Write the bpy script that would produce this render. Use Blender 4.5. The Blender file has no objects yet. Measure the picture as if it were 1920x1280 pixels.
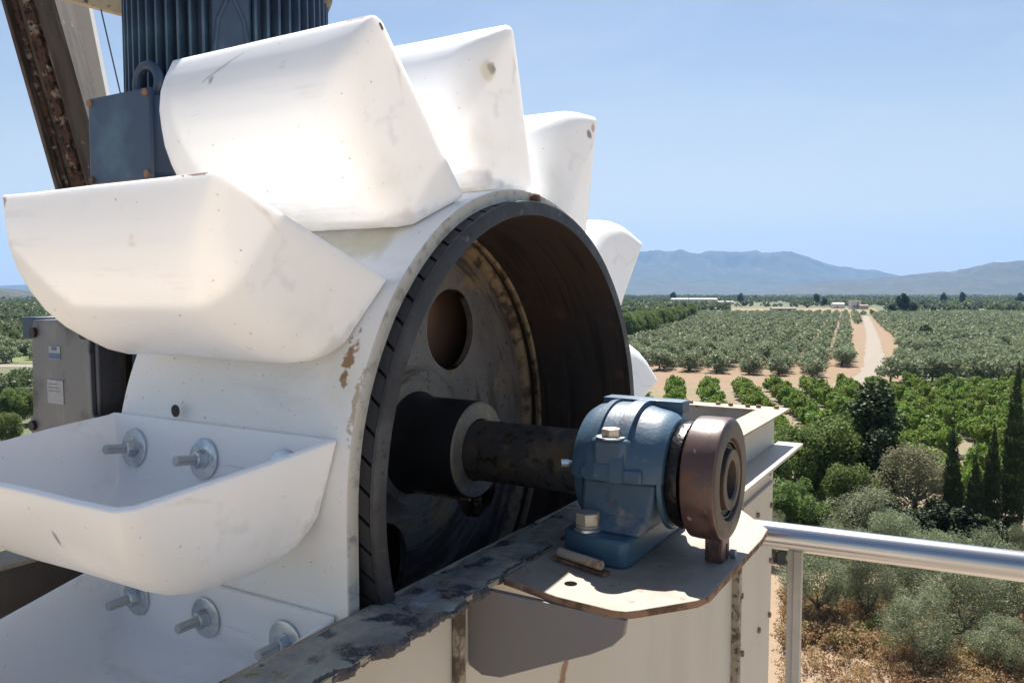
import bpy, bmesh, math, random
import numpy as np
from mathutils import Vector, Matrix, noise as mnoise
R = math.radians
random.seed(7); np.random.seed(7)
SC = bpy.context.scene
COL = SC.collection

# ------------------------------------------------------------------ camera, light, exposure
CAMZ = 18.0
cd = bpy.data.cameras.new('camera'); cam = bpy.data.objects.new('camera', cd); COL.objects.link(cam)
cd.sensor_width = 36.0; cd.lens = 1500.5/1920*36; cd.clip_start = 0.05; cd.clip_end = 60000
PITCH = math.atan((640-549.2)/1500.5)
cam.location = (0, 0, CAMZ); cam.rotation_euler = (math.pi/2-PITCH, 0, 0)
SC.camera = cam
# machine frame: x = shaft axis (towards the camera side), y = across the wheel, z = up; origin = centre of the pulley's near rim
TH = R(59.41); ANG = TH-math.pi/2
MO = Vector((0.040, 1.129, CAMZ-0.233))
MF = Matrix.Translation(MO) @ Matrix.Rotation(ANG, 4, 'Z')
# sun direction given in the machine frame, pointing at the sun
sd = (MF.to_3x3() @ Vector((-0.28, 0.62, 1.0))).normalized()
SUN_EL = math.asin(sd.z); SUN_AZ = math.atan2(sd.x, sd.y)
ld = bpy.data.lights.new('sun', 'SUN'); ld.energy = 5.0; ld.angle = R(0.53); ld.color = (1.0, 0.95, 0.87)
sun = bpy.data.objects.new('sun', ld); COL.objects.link(sun); sun.location = (0, 0, 60)
sun.rotation_euler = sd.to_track_quat('Z', 'Y').to_euler()
W = bpy.data.worlds.new('World'); SC.world = W; W.use_nodes = True
wn = W.node_tree.nodes; wl = W.node_tree.links
bgn = wn['Background']; bgn.inputs['Strength'].default_value = 0.0505
sky = wn.new('ShaderNodeTexSky'); sky.sky_type = 'NISHITA'; sky.sun_disc = False
sky.sun_elevation = SUN_EL; sky.sun_rotation = SUN_AZ; sky.altitude = 100
sky.air_density = 1.0; sky.dust_density = 1.0; sky.ozone_density = 1.3
# faint high haze streaks: a little white mixed in by direction, all round the sky
gtc = wn.new('ShaderNodeTexCoord'); gmp = wn.new('ShaderNodeMapping'); gmp.inputs['Scale'].default_value = (2.2, 2.2, 7.); wl.new(gtc.outputs['Generated'], gmp.inputs['Vector'])
gn = wn.new('ShaderNodeTexNoise'); gn.inputs['Scale'].default_value = 2.3; gn.inputs['Detail'].default_value = 9; gn.inputs['Roughness'].default_value = .62; gn.inputs['Distortion'].default_value = .5; wl.new(gmp.outputs[0], gn.inputs['Vector'])
gr = wn.new('ShaderNodeMapRange'); gr.inputs['From Min'].default_value = .42; gr.inputs['From Max'].default_value = .85; gr.inputs['To Max'].default_value = .20; wl.new(gn.outputs['Fac'], gr.inputs['Value'])
gx = wn.new('ShaderNodeMix'); gx.data_type = 'RGBA'; wl.new(gr.outputs[0], gx.inputs[0]); wl.new(sky.outputs['Color'], gx.inputs[6]); gx.inputs[7].default_value = (8.6, 8.8, 9., 1)
# pale band of dusty air low over the horizon, the same all round
gs = wn.new('ShaderNodeSeparateXYZ'); wl.new(gtc.outputs['Generated'], gs.inputs[0])
gh = wn.new('ShaderNodeMapRange'); gh.interpolation_type = 'SMOOTHSTEP'; gh.inputs['From Min'].default_value = -.02; gh.inputs['From Max'].default_value = .34; gh.inputs['To Min'].default_value = .78; gh.inputs['To Max'].default_value = 0; wl.new(gs.outputs[2], gh.inputs['Value'])
gy = wn.new('ShaderNodeMix'); gy.data_type = 'RGBA'; wl.new(gh.outputs[0], gy.inputs[0]); wl.new(gx.outputs[2], gy.inputs[6]); gy.inputs[7].default_value = (7.6, 7.5, 7.4, 1)
wl.new(gy.outputs[2], bgn.inputs['Color'])
SC.view_settings.view_transform = 'Standard'; SC.view_settings.look = 'None'
SC.view_settings.exposure = 1.12; SC.view_settings.gamma = 1.0; SC.view_settings.use_curve_mapping = False
SC.cycles.max_bounces = 8; SC.cycles.diffuse_bounces = 5; SC.cycles.transmission_bounces = 6
SC.cycles.volume_bounces = 1; SC.cycles.use_denoising = True

# ------------------------------------------------------------------ materials
def mat(name, base, rough=.55, metal=0., layers=(), bump=None, trans=0., transcol=None, spec=.5, rnd=0., coat=0., sss=0.):
    m = bpy.data.materials.new(name); m.use_nodes = True
    nt = m.node_tree; N = nt.nodes; L = nt.links
    P = N['Principled BSDF']; P.inputs['Specular IOR Level'].default_value = spec
    P.inputs['Coat Weight'].default_value = coat; P.inputs['Coat Roughness'].default_value = .12
    if sss:
        P.inputs['Subsurface Weight'].default_value = 1.; P.inputs['Subsurface Radius'].default_value = (1., .94, .91); P.inputs['Subsurface Scale'].default_value = sss
    tc = N.new('ShaderNodeTexCoord'); src = tc.outputs['Object']
    def rgb(c):
        n = N.new('ShaderNodeRGB'); n.outputs[0].default_value = (*c, 1); return n.outputs[0]
    def val(v):
        n = N.new('ShaderNodeValue'); n.outputs[0].default_value = v; return n.outputs[0]
    def vec(s):
        if s is None: return src
        mp = N.new('ShaderNodeMapping'); mp.inputs['Scale'].default_value = s; L.new(src, mp.inputs['Vector']); return mp.outputs[0]
    c, r, me = rgb(base), val(rough), val(metal)
    for k, la in enumerate(layers):
        if la.get('kind') == 'spot':           # a single soft-edged stain with a shape of its own
            mp = N.new('ShaderNodeMapping'); mp.vector_type = 'TEXTURE'
            mp.inputs['Location'].default_value = la['at']; mp.inputs['Scale'].default_value = la['size']; mp.inputs['Rotation'].default_value = la.get('rot', (0, 0, 0))
            L.new(src, mp.inputs['Vector'])
            ln = N.new('ShaderNodeVectorMath'); ln.operation = 'LENGTH'; L.new(mp.outputs[0], ln.inputs[0])
            nz = N.new('ShaderNodeTexNoise'); nz.inputs['Scale'].default_value = la.get('scale', 40); nz.inputs['Detail'].default_value = 6; L.new(src, nz.inputs['Vector'])
            ad = N.new('ShaderNodeMath'); ad.operation = 'MULTIPLY_ADD'; L.new(nz.outputs[0], ad.inputs[0]); ad.inputs[1].default_value = la.get('rag', 1.2); L.new(ln.outputs['Value'], ad.inputs[2])
            f = ad.outputs[0]; lo, hi = la.get('lo', 1.5), la.get('hi', 1.1)
        elif la.get('kind') == 'voronoi':
            n = N.new('ShaderNodeTexVoronoi'); n.inputs['Scale'].default_value = la['scale']; n.feature = 'F1'
            L.new(vec(la.get('stretch')), n.inputs['Vector']); f = n.outputs['Distance']; lo, hi = la['lo'], la['hi']
        elif la.get('kind') == 'polar':          # streaks that run round the shaft axis
            sp = N.new('ShaderNodeSeparateXYZ'); L.new(src, sp.inputs[0])
            yz = N.new('ShaderNodeVectorMath'); yz.operation = 'MULTIPLY'; yz.inputs[1].default_value = (0, 1, 1); L.new(src, yz.inputs[0])
            ln = N.new('ShaderNodeVectorMath'); ln.operation = 'LENGTH'; L.new(yz.outputs[0], ln.inputs[0])
            m1 = N.new('ShaderNodeMath'); m1.operation = 'MULTIPLY'; m1.inputs[1].default_value = la.get('k', 14); L.new(ln.outputs['Value'], m1.inputs[0])
            cx = N.new('ShaderNodeCombineXYZ'); L.new(m1.outputs[0], cx.inputs[0]); L.new(sp.outputs[1], cx.inputs[1]); L.new(sp.outputs[2], cx.inputs[2])
            n = N.new('ShaderNodeTexNoise'); n.inputs['Scale'].default_value = la['scale']; n.inputs['Detail'].default_value = 7; n.inputs['Roughness'].default_value = .65; L.new(cx.outputs[0], n.inputs['Vector'])
            f = n.outputs['Fac']; lo, hi = la['lo'], la['hi']
        elif la.get('kind') == 'wave':
            n = N.new('ShaderNodeTexWave'); n.inputs['Scale'].default_value = la['scale']; n.bands_direction = la.get('dir', 'X'); n.inputs['Distortion'].default_value = la.get('dist', 1)
            L.new(vec(la.get('stretch')), n.inputs['Vector']); f = n.outputs['Fac']; lo, hi = la['lo'], la['hi']
        else:
            n = N.new('ShaderNodeTexNoise'); n.inputs['Scale'].default_value = la['scale']; n.inputs['Detail'].default_value = la.get('detail', 6)
            n.inputs['Roughness'].default_value = la.get('nr', .6); n.inputs['Distortion'].default_value = la.get('dist', 0)
            L.new(vec(la.get('stretch')), n.inputs['Vector']); f = n.outputs['Fac']; lo, hi = la['lo'], la['hi']
        mr = N.new('ShaderNodeMapRange'); mr.interpolation_type = 'SMOOTHSTEP'
        if lo <= hi:
            mr.inputs['From Min'].default_value = lo; mr.inputs['From Max'].default_value = hi
            mr.inputs['To Min'].default_value = 0; mr.inputs['To Max'].default_value = la.get('amt', 1)
        else:
            mr.inputs['From Min'].default_value = hi; mr.inputs['From Max'].default_value = lo
            mr.inputs['To Min'].default_value = la.get('amt', 1); mr.inputs['To Max'].default_value = 0
        L.new(f, mr.inputs['Value']); fac = mr.outputs[0]
        mx = N.new('ShaderNodeMix'); mx.data_type = 'RGBA'; L.new(fac, mx.inputs[0]); L.new(c, mx.inputs[6]); mx.inputs[7].default_value = (*la['col'], 1); c = mx.outputs[2]
        if 'rough' in la:
            q = N.new('ShaderNodeMix'); L.new(fac, q.inputs[0]); L.new(r, q.inputs[2]); q.inputs[3].default_value = la['rough']; r = q.outputs[0]
        if 'metal' in la:
            q = N.new('ShaderNodeMix'); L.new(fac, q.inputs[0]); L.new(me, q.inputs[2]); q.inputs[3].default_value = la['metal']; me = q.outputs[0]
    if rnd:
        oi = N.new('ShaderNodeObjectInfo'); hs = N.new('ShaderNodeHueSaturation')
        m1 = N.new('ShaderNodeMapRange'); m1.inputs['To Min'].default_value = 1-rnd; m1.inputs['To Max'].default_value = 1+rnd
        L.new(oi.outputs['Random'], m1.inputs['Value']); L.new(m1.outputs[0], hs.inputs['Value'])
        m2 = N.new('ShaderNodeMath'); m2.operation = 'MULTIPLY_ADD'; m2.inputs[1].default_value = .03; m2.inputs[2].default_value = .485; L.new(oi.outputs['Random'], m2.inputs[0]); L.new(m2.outputs[0], hs.inputs['Hue'])
        L.new(c, hs.inputs['Color']); c = hs.outputs[0]
    L.new(c, P.inputs['Base Color']); L.new(r, P.inputs['Roughness']); L.new(me, P.inputs['Metallic'])
    if bump:
        prev = None
        for (sc_, st, di) in bump:
            n = N.new('ShaderNodeTexNoise'); n.inputs['Scale'].default_value = sc_; n.inputs['Detail'].default_value = 5; L.new(src, n.inputs['Vector'])
            b = N.new('ShaderNodeBump'); b.inputs['Strength'].default_value = st; b.inputs['Distance'].default_value = di
            L.new(n.outputs['Fac'], b.inputs['Height'])
            if prev: L.new(prev, b.inputs['Normal'])
            prev = b.outputs[0]
        L.new(prev, P.inputs['Normal'])
    if trans:
        T = N.new('ShaderNodeBsdfTranslucent'); mxs = N.new('ShaderNodeMixShader'); mxs.inputs[0].default_value = trans
        if transcol: T.inputs['Color'].default_value = (*transcol, 1)
        else: L.new(c, T.inputs['Color'])
        L.new(P.outputs[0], mxs.inputs[1]); L.new(T.outputs[0], mxs.inputs[2]); L.new(mxs.outputs[0], N['Material Output'].inputs['Surface'])
    return m

M = {}
PLA = .925
PLL = [dict(col=(.55, .52, .48), scale=5, stretch=(.5, 3, 3), lo=.60, hi=.74, amt=.35), dict(col=(.50, .49, .48), scale=34, stretch=(.25, 1, 5), lo=.66, hi=.74, amt=.45, rough=.6), dict(col=(.45, .37, .28), scale=120, lo=.73, hi=.79, amt=.8, detail=2), 
    dict(col=(.74, .73, .68), scale=7, lo=.52, hi=.8, amt=.5), dict(col=(.60, .56, .50), scale=26, lo=.66, hi=.78, amt=.4, stretch=(1, .35, 1.6)),
    dict(col=(.30, .28, .27), scale=70, lo=.72, hi=.80, amt=.5, detail=2), dict(col=(.66, .66, .70), scale=11, lo=.58, hi=.68, amt=.3, stretch=(.3, 2.5, 2.5), rough=.6)]
def plastic(name, extra=()):
    return mat(name, (PLA, PLA, PLA), .36, sss=.0078, spec=.45, bump=[(30, .05, .002), (220, .04, .0006)], layers=PLL+list(extra))
M['plastic'] = plastic('white_plastic')
M['plastic_stain1'] = plastic('white_plastic_stained', [dict(col=(.16, .12, .08), kind='spot', at=(-.176, .164, -.052), size=(.030, .0085, .009), scale=130, rag=1.1, lo=1.7, hi=1.0, amt=.85), dict(col=(.72, .68, .55), kind='spot', at=(-.176, .158, -.058), size=(.034, .016, .014), scale=60, rag=.6, lo=1.5, hi=.9, amt=.6)])
M['plastic_stain2'] = plastic('white_plastic_two_marks', [dict(col=(.28, .25, .18), kind='spot', at=(-.17, .190, -.020), size=(.04, .007, .008), scale=130, rag=1.2, lo=1.8, hi=1.2, amt=.85), dict(col=(.55, .36, .26), kind='spot', at=(-.17, .207, -.015), size=(.04, .009, .006), scale=130, rag=1.8, lo=2.0, hi=1.6, amt=.7)])
M['plastic_lip'] = plastic('white_plastic_brown_lip', [dict(col=(.45, .24, .10), kind='spot', at=(.170, .232, -.018), size=(.010, .02, .008), scale=90, rag=1.6, lo=1.9, hi=1.3, amt=.8), dict(col=(.22, .15, .10), kind='spot', at=(-.150, .236, -.010), size=(.026, .008, .003), scale=160, rag=2.2, lo=2.1, hi=1.7, amt=.8)])
M['plastic_scuff'] = plastic('white_plastic_scuffed', [dict(col=(.98, .97, .96), kind='spot', at=(-.095, .20, -.072), size=(.055, .05, .022), scale=40, rag=1.2, lo=1.7, hi=.9, amt=.8, rough=.7), dict(col=(.30, .28, .30), kind='spot', at=(-.0625, .2155, -.0515), size=(.0035, .02, .008), scale=90, rag=.8, lo=1.6, hi=.9, amt=.8)])
M['plastic_scratch'] = plastic('white_plastic_scratched', [dict(col=(.45, .44, .44), kind='spot', at=(.0575, .209, -.062), size=(.004, .02, .005), scale=90, rag=.8, lo=1.6, hi=.9, amt=.8), dict(col=(.34, .20, .10), kind='spot', at=(-.150, .236, -.011), size=(.030, .012, .004), scale=140, rag=2.0, lo=2.0, hi=1.5, amt=.85), dict(col=(.08, .06, .05), kind='spot', at=(-.178, .222, -.012), size=(.003, .006, .0025), scale=160, rag=1.4, lo=1.8, hi=1.4, amt=.9), dict(col=(.50, .50, .49), kind='spot', at=(.045, .215, -.045), size=(.035, .03, .0025), rot=(0, .6, 0), scale=120, rag=1.5, lo=1.9, hi=1.5, amt=.6)])
M['belt'] = mat('white_belt', (.92, .92, .91), .5, bump=[(260, .12, .0008), (30, .08, .002)], layers=[
    dict(col=(.70, .64, .50), scale=5.5, lo=.52, hi=.78, amt=.55), dict(col=(.66, .68, .72), scale=9, stretch=(.5, 1.5, 1.5), lo=.52, hi=.7, amt=.5),
    dict(col=(.62, .52, .30), kind='spot', at=(.095, -.2318, .2967), size=(.05, .05, .05), scale=26, rag=1.6, lo=1.9, hi=1.1, amt=.55),
    dict(col=(.62, .54, .34), kind='spot', at=(.030, -.2369, .2926), size=(.09, .03, .04), scale=30, rag=1.6, lo=1.9, hi=1.1, amt=.5),
    dict(col=(.35, .35, .38), scale=170, lo=.68, hi=.74, amt=.6, detail=2), dict(col=(.40, .38, .36), scale=60, lo=.72, hi=.78, amt=.5),
    dict(col=(.30, .15, .05), kind='spot', at=(.150, -.3384, .165), size=(.010, .03, .030), rot=(R(-20), 0, 0), scale=110, rag=2.6, lo=2.15, hi=1.7, amt=.9),
    dict(col=(.30, .16, .06), kind='spot', at=(.150, -.3500, .140), size=(.008, .02, .016), scale=120, rag=2.6, lo=2.1, hi=1.7, amt=.85),
    dict(col=(.42, .27, .12), kind='spot', at=(.174, -.3549, .118), size=(.006, .03, .05), scale=140, rag=2.6, lo=2.2, hi=1.8, amt=.7)])
M['belt_edge'] = mat('belt_edge', (.62, .60, .54), .7, layers=[dict(col=(.24, .15, .08), scale=14, lo=.58, hi=.7, amt=.8), dict(col=(.32, .33, .34), scale=60, lo=.5, hi=.7)])
M['rubber'] = mat('black_rubber', (.022, .024, .030), .62, bump=[(120, .3, .001)], layers=[dict(col=(.075, .078, .085), scale=12, lo=.5, hi=.75, amt=.7), dict(col=(.10, .095, .09), scale=80, lo=.62, hi=.75, amt=.6)])
M['rim'] = mat('worn_rubber_rim', (.030, .031, .036), .6, bump=[(160, .5, .0015), (30, .4, .003)], layers=[dict(col=(.14, .12, .10), scale=45, lo=.62, hi=.70, amt=.8), dict(col=(.11, .11, .115), scale=9, lo=.45, hi=.75, amt=.7), dict(col=(.02, .02, .022), scale=60, lo=.55, hi=.7)])
M['shell'] = mat('rust_brown_steel', (.058, .038, .032), .55, .15, bump=[(60, .25, .001)], layers=[dict(col=(.040, .038, .042), scale=4, lo=.42, hi=.62), dict(col=(.13, .075, .045), scale=22, lo=.58, hi=.8, amt=.6), dict(col=(.10, .105, .115), scale=120, lo=.62, hi=.75, amt=.6), dict(col=(.30, .24, .16), scale=16, stretch=(1, .3, .3), lo=.66, hi=.78, amt=.5), dict(col=(.022, .02, .022), scale=1., stretch=(60, 4, 4), lo=.5, hi=.62, amt=.8), dict(col=(.17, .11, .075), scale=1., stretch=(110, 7, 7), lo=.62, hi=.72, amt=.6)])
M['web'] = mat('dusty_grey_steel', (.21, .205, .205), .5, .3, bump=[(90, .35, .0015)], layers=[dict(col=(.15, .145, .155), scale=6, lo=.42, hi=.62), dict(col=(.34, .25, .16), scale=11, lo=.52, hi=.66, amt=.9), dict(col=(.03, .03, .03), scale=85, lo=.60, hi=.68, amt=.8), dict(col=(.42, .42, .44), scale=200, lo=.60, hi=.70, amt=.6), dict(kind='polar', col=(.05, .042, .04), scale=3.2, k=9, lo=.50, hi=.62, amt=.8), dict(kind='polar', col=(.32, .23, .15), scale=3.6, k=12, lo=.60, hi=.70, amt=.75), dict(kind='polar', col=(.16, .07, .045), scale=4.1, k=10, lo=.62, hi=.70, amt=.7)])
M['lit_inside'] = mat('brown_lit_interior', (.24, .155, .12), .7, 0, layers=[dict(col=(.28, .17, .12), scale=9, lo=.4, hi=.62)])
M['weld'] = mat('tan_weld', (.24, .18, .115), .6, .2, bump=[(150, .6, .002)], layers=[dict(col=(.06, .04, .03), scale=30, lo=.45, hi=.62)])
M['hole_edge'] = mat('bright_cut_steel', (.42, .45, .50), .35, .8, layers=[dict(col=(.10, .06, .04), scale=12, lo=.4, hi=.6)])
M['shaft'] = mat('oily_shaft', (.085, .085, .09), .34, .45, bump=[(70, .2, .0008)], layers=[dict(col=(.095, .07, .04), scale=24, lo=.46, hi=.62, rough=.7, metal=0), dict(col=(.13, .045, .025), scale=26, lo=.60, hi=.68, amt=.8, rough=.7), dict(col=(.03, .028, .02), scale=55, lo=.55, hi=.63, rough=.5), dict(col=(.10, .13, .16), scale=14, lo=.62, hi=.75, amt=.6)])
M['hub'] = mat('dark_hub_steel', (.034, .036, .044), .42, .5, bump=[(50, .2, .001)], layers=[dict(col=(.05, .05, .055), scale=10, lo=.5, hi=.7), dict(col=(.12, .07, .04), scale=24, lo=.66, hi=.74, amt=.6)])
M['hub_face'] = mat('dusty_hub_face', (.22, .20, .16), .6, .3, bump=[(120, .4, .001)], layers=[dict(col=(.10, .10, .13), scale=9, lo=.4, hi=.6), dict(col=(.33, .27, .17), scale=60, lo=.55, hi=.7)])
M['blue'] = mat('blue_paint', (.052, .105, .170), .46, 0, spec=.5, coat=.12, bump=[(35, .35, .003), (190, .35, .0009)], layers=[dict(col=(.020, .030, .045), scale=19, lo=.57, hi=.66, amt=.6), dict(col=(.13, .19, .22), scale=9, lo=.56, hi=.70, amt=.6), dict(col=(.24, .21, .17), scale=75, lo=.66, hi=.72, amt=.7, rough=.8), dict(col=(.055, .135, .195), scale=7, lo=.45, hi=.7), dict(col=(.16, .12, .10), scale=16, lo=.66, hi=.73, rough=.6), dict(col=(.30, .34, .36), scale=130, lo=.66, hi=.73, amt=.7), dict(col=(.02, .035, .06), scale=9, lo=.62, hi=.74, amt=.7)])
M['blue_worn'] = mat('blue_paint_patchy', (.056, .11, .175), .5, 0, spec=.5, coat=.05, bump=[(30, .35, .003), (190, .3, .0009)], layers=[dict(col=(.025, .035, .05), scale=19, lo=.58, hi=.66, amt=.6), dict(col=(.25, .24, .22), scale=9, lo=.56, hi=.66, rough=.6), dict(col=(.20, .11, .08), scale=22, lo=.64, hi=.72), dict(col=(.03, .05, .09), scale=12, lo=.6, hi=.7)])
M['motor'] = mat('motor_blue', (.040, .066, .118), .42, 0, bump=[(30, .15, .002)], layers=[dict(col=(.075, .14, .20), scale=6, lo=.5, hi=.7), dict(col=(.10, .08, .06), scale=40, lo=.68, hi=.76, amt=.7)])
M['motor_cap'] = mat('mossy_cowl', (.20, .19, .14), .8, bump=[(60, .4, .002)], layers=[dict(col=(.06, .055, .04), scale=25, lo=.45, hi=.6), dict(col=(.30, .28, .2), scale=50, lo=.6, hi=.7)])
M['seal'] = mat('greasy_black', (.012, .010, .011), .3, .2, bump=[(90, .7, .003)], layers=[dict(col=(.07, .02, .014), scale=35, lo=.62, hi=.7), dict(col=(.05, .05, .055), scale=60, lo=.6, hi=.7)])
M['ring'] = mat('purple_brown_paint', (.10, .055, .048), .36, .1, spec=.6, bump=[(60, .25, .001), (300, .2, .0005)], layers=[dict(col=(.19, .12, .11), scale=7, lo=.45, hi=.7), dict(col=(.04, .022, .03), scale=11, lo=.5, hi=.65), dict(col=(.42, .40, .42), scale=60, lo=.66, hi=.73, amt=.7), dict(col=(.20, .085, .04), scale=18, lo=.58, hi=.68, amt=.6, rough=.8), dict(col=(.05, .03, .03), scale=1., stretch=(90, 6, 6), lo=.55, hi=.68, amt=.6)])
M['ring_face'] = mat('worn_ring_face', (.13, .105, .09), .5, .4, bump=[(110, .4, .001)], layers=[dict(col=(.05, .05, .06), scale=14, lo=.45, hi=.62), dict(col=(.16, .05, .03), scale=26, lo=.62, hi=.7)])
M['zinc'] = mat('zinc_plated', (.62, .66, .68), .28, .9, bump=[(200, .1, .0004)], layers=[dict(col=(.45, .50, .55), scale=60, lo=.5, hi=.65, rough=.45)])
M['zinc_dull'] = mat('dull_thread', (.60, .61, .60), .5, .6, layers=[dict(col=(.42, .42, .41), kind='wave', scale=260, dir='X', lo=.4, hi=.6, dist=0)])
M['bolt_rust'] = mat('rusty_bolt_head', (.62, .55, .46), .4, .5, bump=[(150, .3, .0008)], layers=[dict(col=(.35, .17, .09), scale=30, lo=.5, hi=.64, rough=.7, metal=.1)])
M['cream'] = mat('cream_painted_plate', (.31, .275, .235), .6, 0, bump=[(200, .25, .0008)], layers=[dict(col=(.25, .205, .155), scale=9, lo=.48, hi=.66, amt=.8), dict(col=(.37, .34, .30), scale=5, lo=.55, hi=.7, amt=.6), dict(col=(.22, .11, .055), scale=60, lo=.63, hi=.70, amt=.8), dict(col=(.14, .09, .06), scale=20, lo=.66, hi=.74)])
M['rust_edge'] = mat('rusty_cut_edge', (.28, .17, .11), .8, .1, bump=[(150, .6, .0015)], layers=[dict(col=(.12, .07, .045), scale=40, lo=.45, hi=.6), dict(col=(.45, .36, .28), scale=18, lo=.6, hi=.7)])
M['wall'] = mat('beige_sheet', (.54, .52, .475), .5, 0, bump=[(18, .05, .003), (300, .08, .0004)], layers=[dict(col=(.47, .45, .41), scale=3, lo=.4, hi=.7, stretch=(1, 1, .4)), dict(col=(.38, .34, .29), scale=60, lo=.66, hi=.76, amt=.5, stretch=(1, 1, .15)),
    dict(col=(.22, .10, .04), kind='spot', at=(.028, .018, 1.075), size=(.02, .016, .06), rot=(R(-22), 0, 0), scale=60, rag=1.4, lo=1.6, hi=1.1, amt=.85)])
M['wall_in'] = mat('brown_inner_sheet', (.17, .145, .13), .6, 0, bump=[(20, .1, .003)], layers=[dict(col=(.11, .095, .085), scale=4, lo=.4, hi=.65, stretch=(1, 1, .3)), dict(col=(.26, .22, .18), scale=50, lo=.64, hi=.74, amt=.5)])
M['wall_grey'] = mat('grey_inner_sheet', (.36, .335, .31), .6, layers=[dict(col=(.28, .26, .25), scale=5, lo=.4, hi=.65)])
M['gusset'] = mat('grey_gusset', (.20, .19, .195), .5, 0, bump=[(150, .15, .0006)], layers=[dict(col=(.27, .20, .15), scale=3.5, lo=.5, hi=.72, amt=.7), dict(col=(.22, .21, .21), scale=50, lo=.66, hi=.76)])
M['flange'] = mat('dirty_cream_flange', (.37, .325, .245), .75, bump=[(120, .4, .002)], layers=[dict(col=(.27, .22, .16), scale=9, lo=.45, hi=.7), dict(col=(.07, .055, .04), scale=45, lo=.61, hi=.68), dict(col=(.50, .47, .40), scale=22, lo=.6, hi=.7)])
M['sealant'] = mat('old_sealant', (.20, .205, .20), .42, 0, bump=[(45, .6, .006), (200, .5, .002)], layers=[dict(col=(.34, .335, .29), scale=9, lo=.45, hi=.6, rough=.6, stretch=(1, .6, 1)), dict(col=(.06, .065, .08), scale=17, lo=.54, hi=.62, rough=.25), dict(col=(.27, .29, .31), scale=11, lo=.62, hi=.66, rough=.55, stretch=(1, .5, 1)), dict(col=(.24, .17, .08), scale=26, lo=.62, hi=.7, rough=.8)])
M['sealant_edge'] = mat('sealant_lump', (.055, .055, .06), .5, bump=[(120, .8, .004)], layers=[dict(col=(.10, .10, .11), scale=60, lo=.58, hi=.7)])
M['strip'] = mat('peeling_strip', (.33, .29, .23), .8, bump=[(90, .6, .003)], layers=[dict(col=(.10, .075, .055), scale=40, lo=.45, hi=.6), dict(col=(.55, .50, .43), scale=30, lo=.6, hi=.68)])
M['steel_tube'] = mat('brushed_stainless', (.62, .62, .63), .24, 1.0, bump=[(14, .02, .002)], layers=[dict(col=(.50, .50, .52), scale=3, lo=.4, hi=.7, stretch=(.2, 3, 3), rough=.3)])
M['galv'] = mat('galvanised_post', (.52, .51, .49), .5, .35, layers=[dict(col=(.40, .39, .36), scale=8, lo=.4, hi=.7)])
M['alu'] = mat('grey_cast_aluminium', (.20, .205, .225), .5, .45, bump=[(60, .2, .001)], layers=[dict(col=(.10, .10, .115), scale=7, lo=.45, hi=.62), dict(col=(.29, .30, .32), scale=10, stretch=(1, 1, .2), lo=.55, hi=.7), dict(col=(.12, .11, .11), scale=26, lo=.62, hi=.74)])
M['darkgap'] = mat('dark_bolts_and_gap_shade', (.03, .022, .02), .6)  # near-black of bolts, also the painted shade of gaps and holes
M['holeblack'] = mat('hole_dark', (.012, .010, .009), 1., spec=0.)
M['bluelug'] = mat('dark_blue_lug', (.03, .055, .11), .45)
M['label_white'] = mat('pale_label', (.34, .36, .40), .5, layers=[dict(col=(.42, .45, .52), scale=20, lo=.5, hi=.6)])
M['label_line'] = mat('grey_print', (.20, .215, .26), .6)
M['label_blue'] = mat('blue_sticker', (.08, .14, .30), .5)
M['beam'] = mat('weathered_brown_beam', (.16, .125, .095), .8, .1, bump=[(60, .7, .004)], layers=[dict(col=(.07, .052, .042), scale=5, stretch=(3, 3, .5), lo=.42, hi=.62), dict(col=(.38, .32, .25), scale=16, stretch=(2, 2, .5), lo=.58, hi=.68, amt=.8), dict(col=(.04, .025, .02), scale=35, lo=.6, hi=.68)])
M['beam_dark'] = mat('dark_beam_flange', (.085, .072, .064), .75, .1, bump=[(60, .4, .002)], layers=[dict(col=(.045, .038, .036), scale=8, stretch=(3, 3, .4), lo=.4, hi=.6), dict(col=(.20, .17, .14), scale=30, lo=.64, hi=.72)])
M['beam_crust'] = mat('rust_crust', (.10, .055, .04), .95, bump=[(70, 1., .01)], layers=[dict(col=(.30, .25, .20), scale=30, lo=.52, hi=.62), dict(col=(.03, .02, .018), scale=50, lo=.5, hi=.6)])
M['white_sheet'] = mat('white_sheet', (.62, .62, .60), .5, layers=[dict(col=(.55, .54, .51), scale=4, lo=.4, hi=.7)])
M['wire'] = mat('thin_wire', (.08, .09, .10), .6)
M['bark'] = mat('bark', (.10, .075, .055), .9, bump=[(12, .6, .03)], layers=[dict(col=(.17, .14, .11), scale=8, lo=.5, hi=.7)])
def leafmat(name, c1, c2, c3, tr=.3, rnd=.14, sc=1.6):
    return mat(name, c1, .6, 0, trans=tr, spec=.25, rnd=rnd, layers=[dict(col=c2, scale=sc, lo=.42, hi=.62, detail=3), dict(col=c3, scale=sc*2.3, lo=.56, hi=.72, detail=3, amt=.8)])
M['olive'] = leafmat('olive_leaves', (.185, .215, .12), (.30, .33, .205), (.075, .095, .048), .36)
M['olive2'] = leafmat('grove_olive_leaves', (.20, .24, .135), (.29, .33, .20), (.10, .125, .065), .32, .12)
M['citrus'] = leafmat('citrus_leaves', (.13, .20, .036), (.21, .29, .055), (.055, .09, .02), .40, .12)
M['broad'] = leafmat('broad_leaves', (.11, .165, .045), (.20, .26, .075), (.045, .075, .024), .42, .10, .9)
M['darkleaf'] = leafmat('dark_leaves', (.028, .050, .020), (.050, .080, .028), (.014, .026, .012), .2, .10)
M['cypress'] = leafmat('cypress_leaves', (.026, .044, .018), (.048, .07, .026), (.014, .024, .011), .12, .10)
M['sparse'] = leafmat('grey_brown_leaves', (.18, .175, .10), (.24, .22, .135), (.09, .085, .05), .36, .08)
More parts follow.
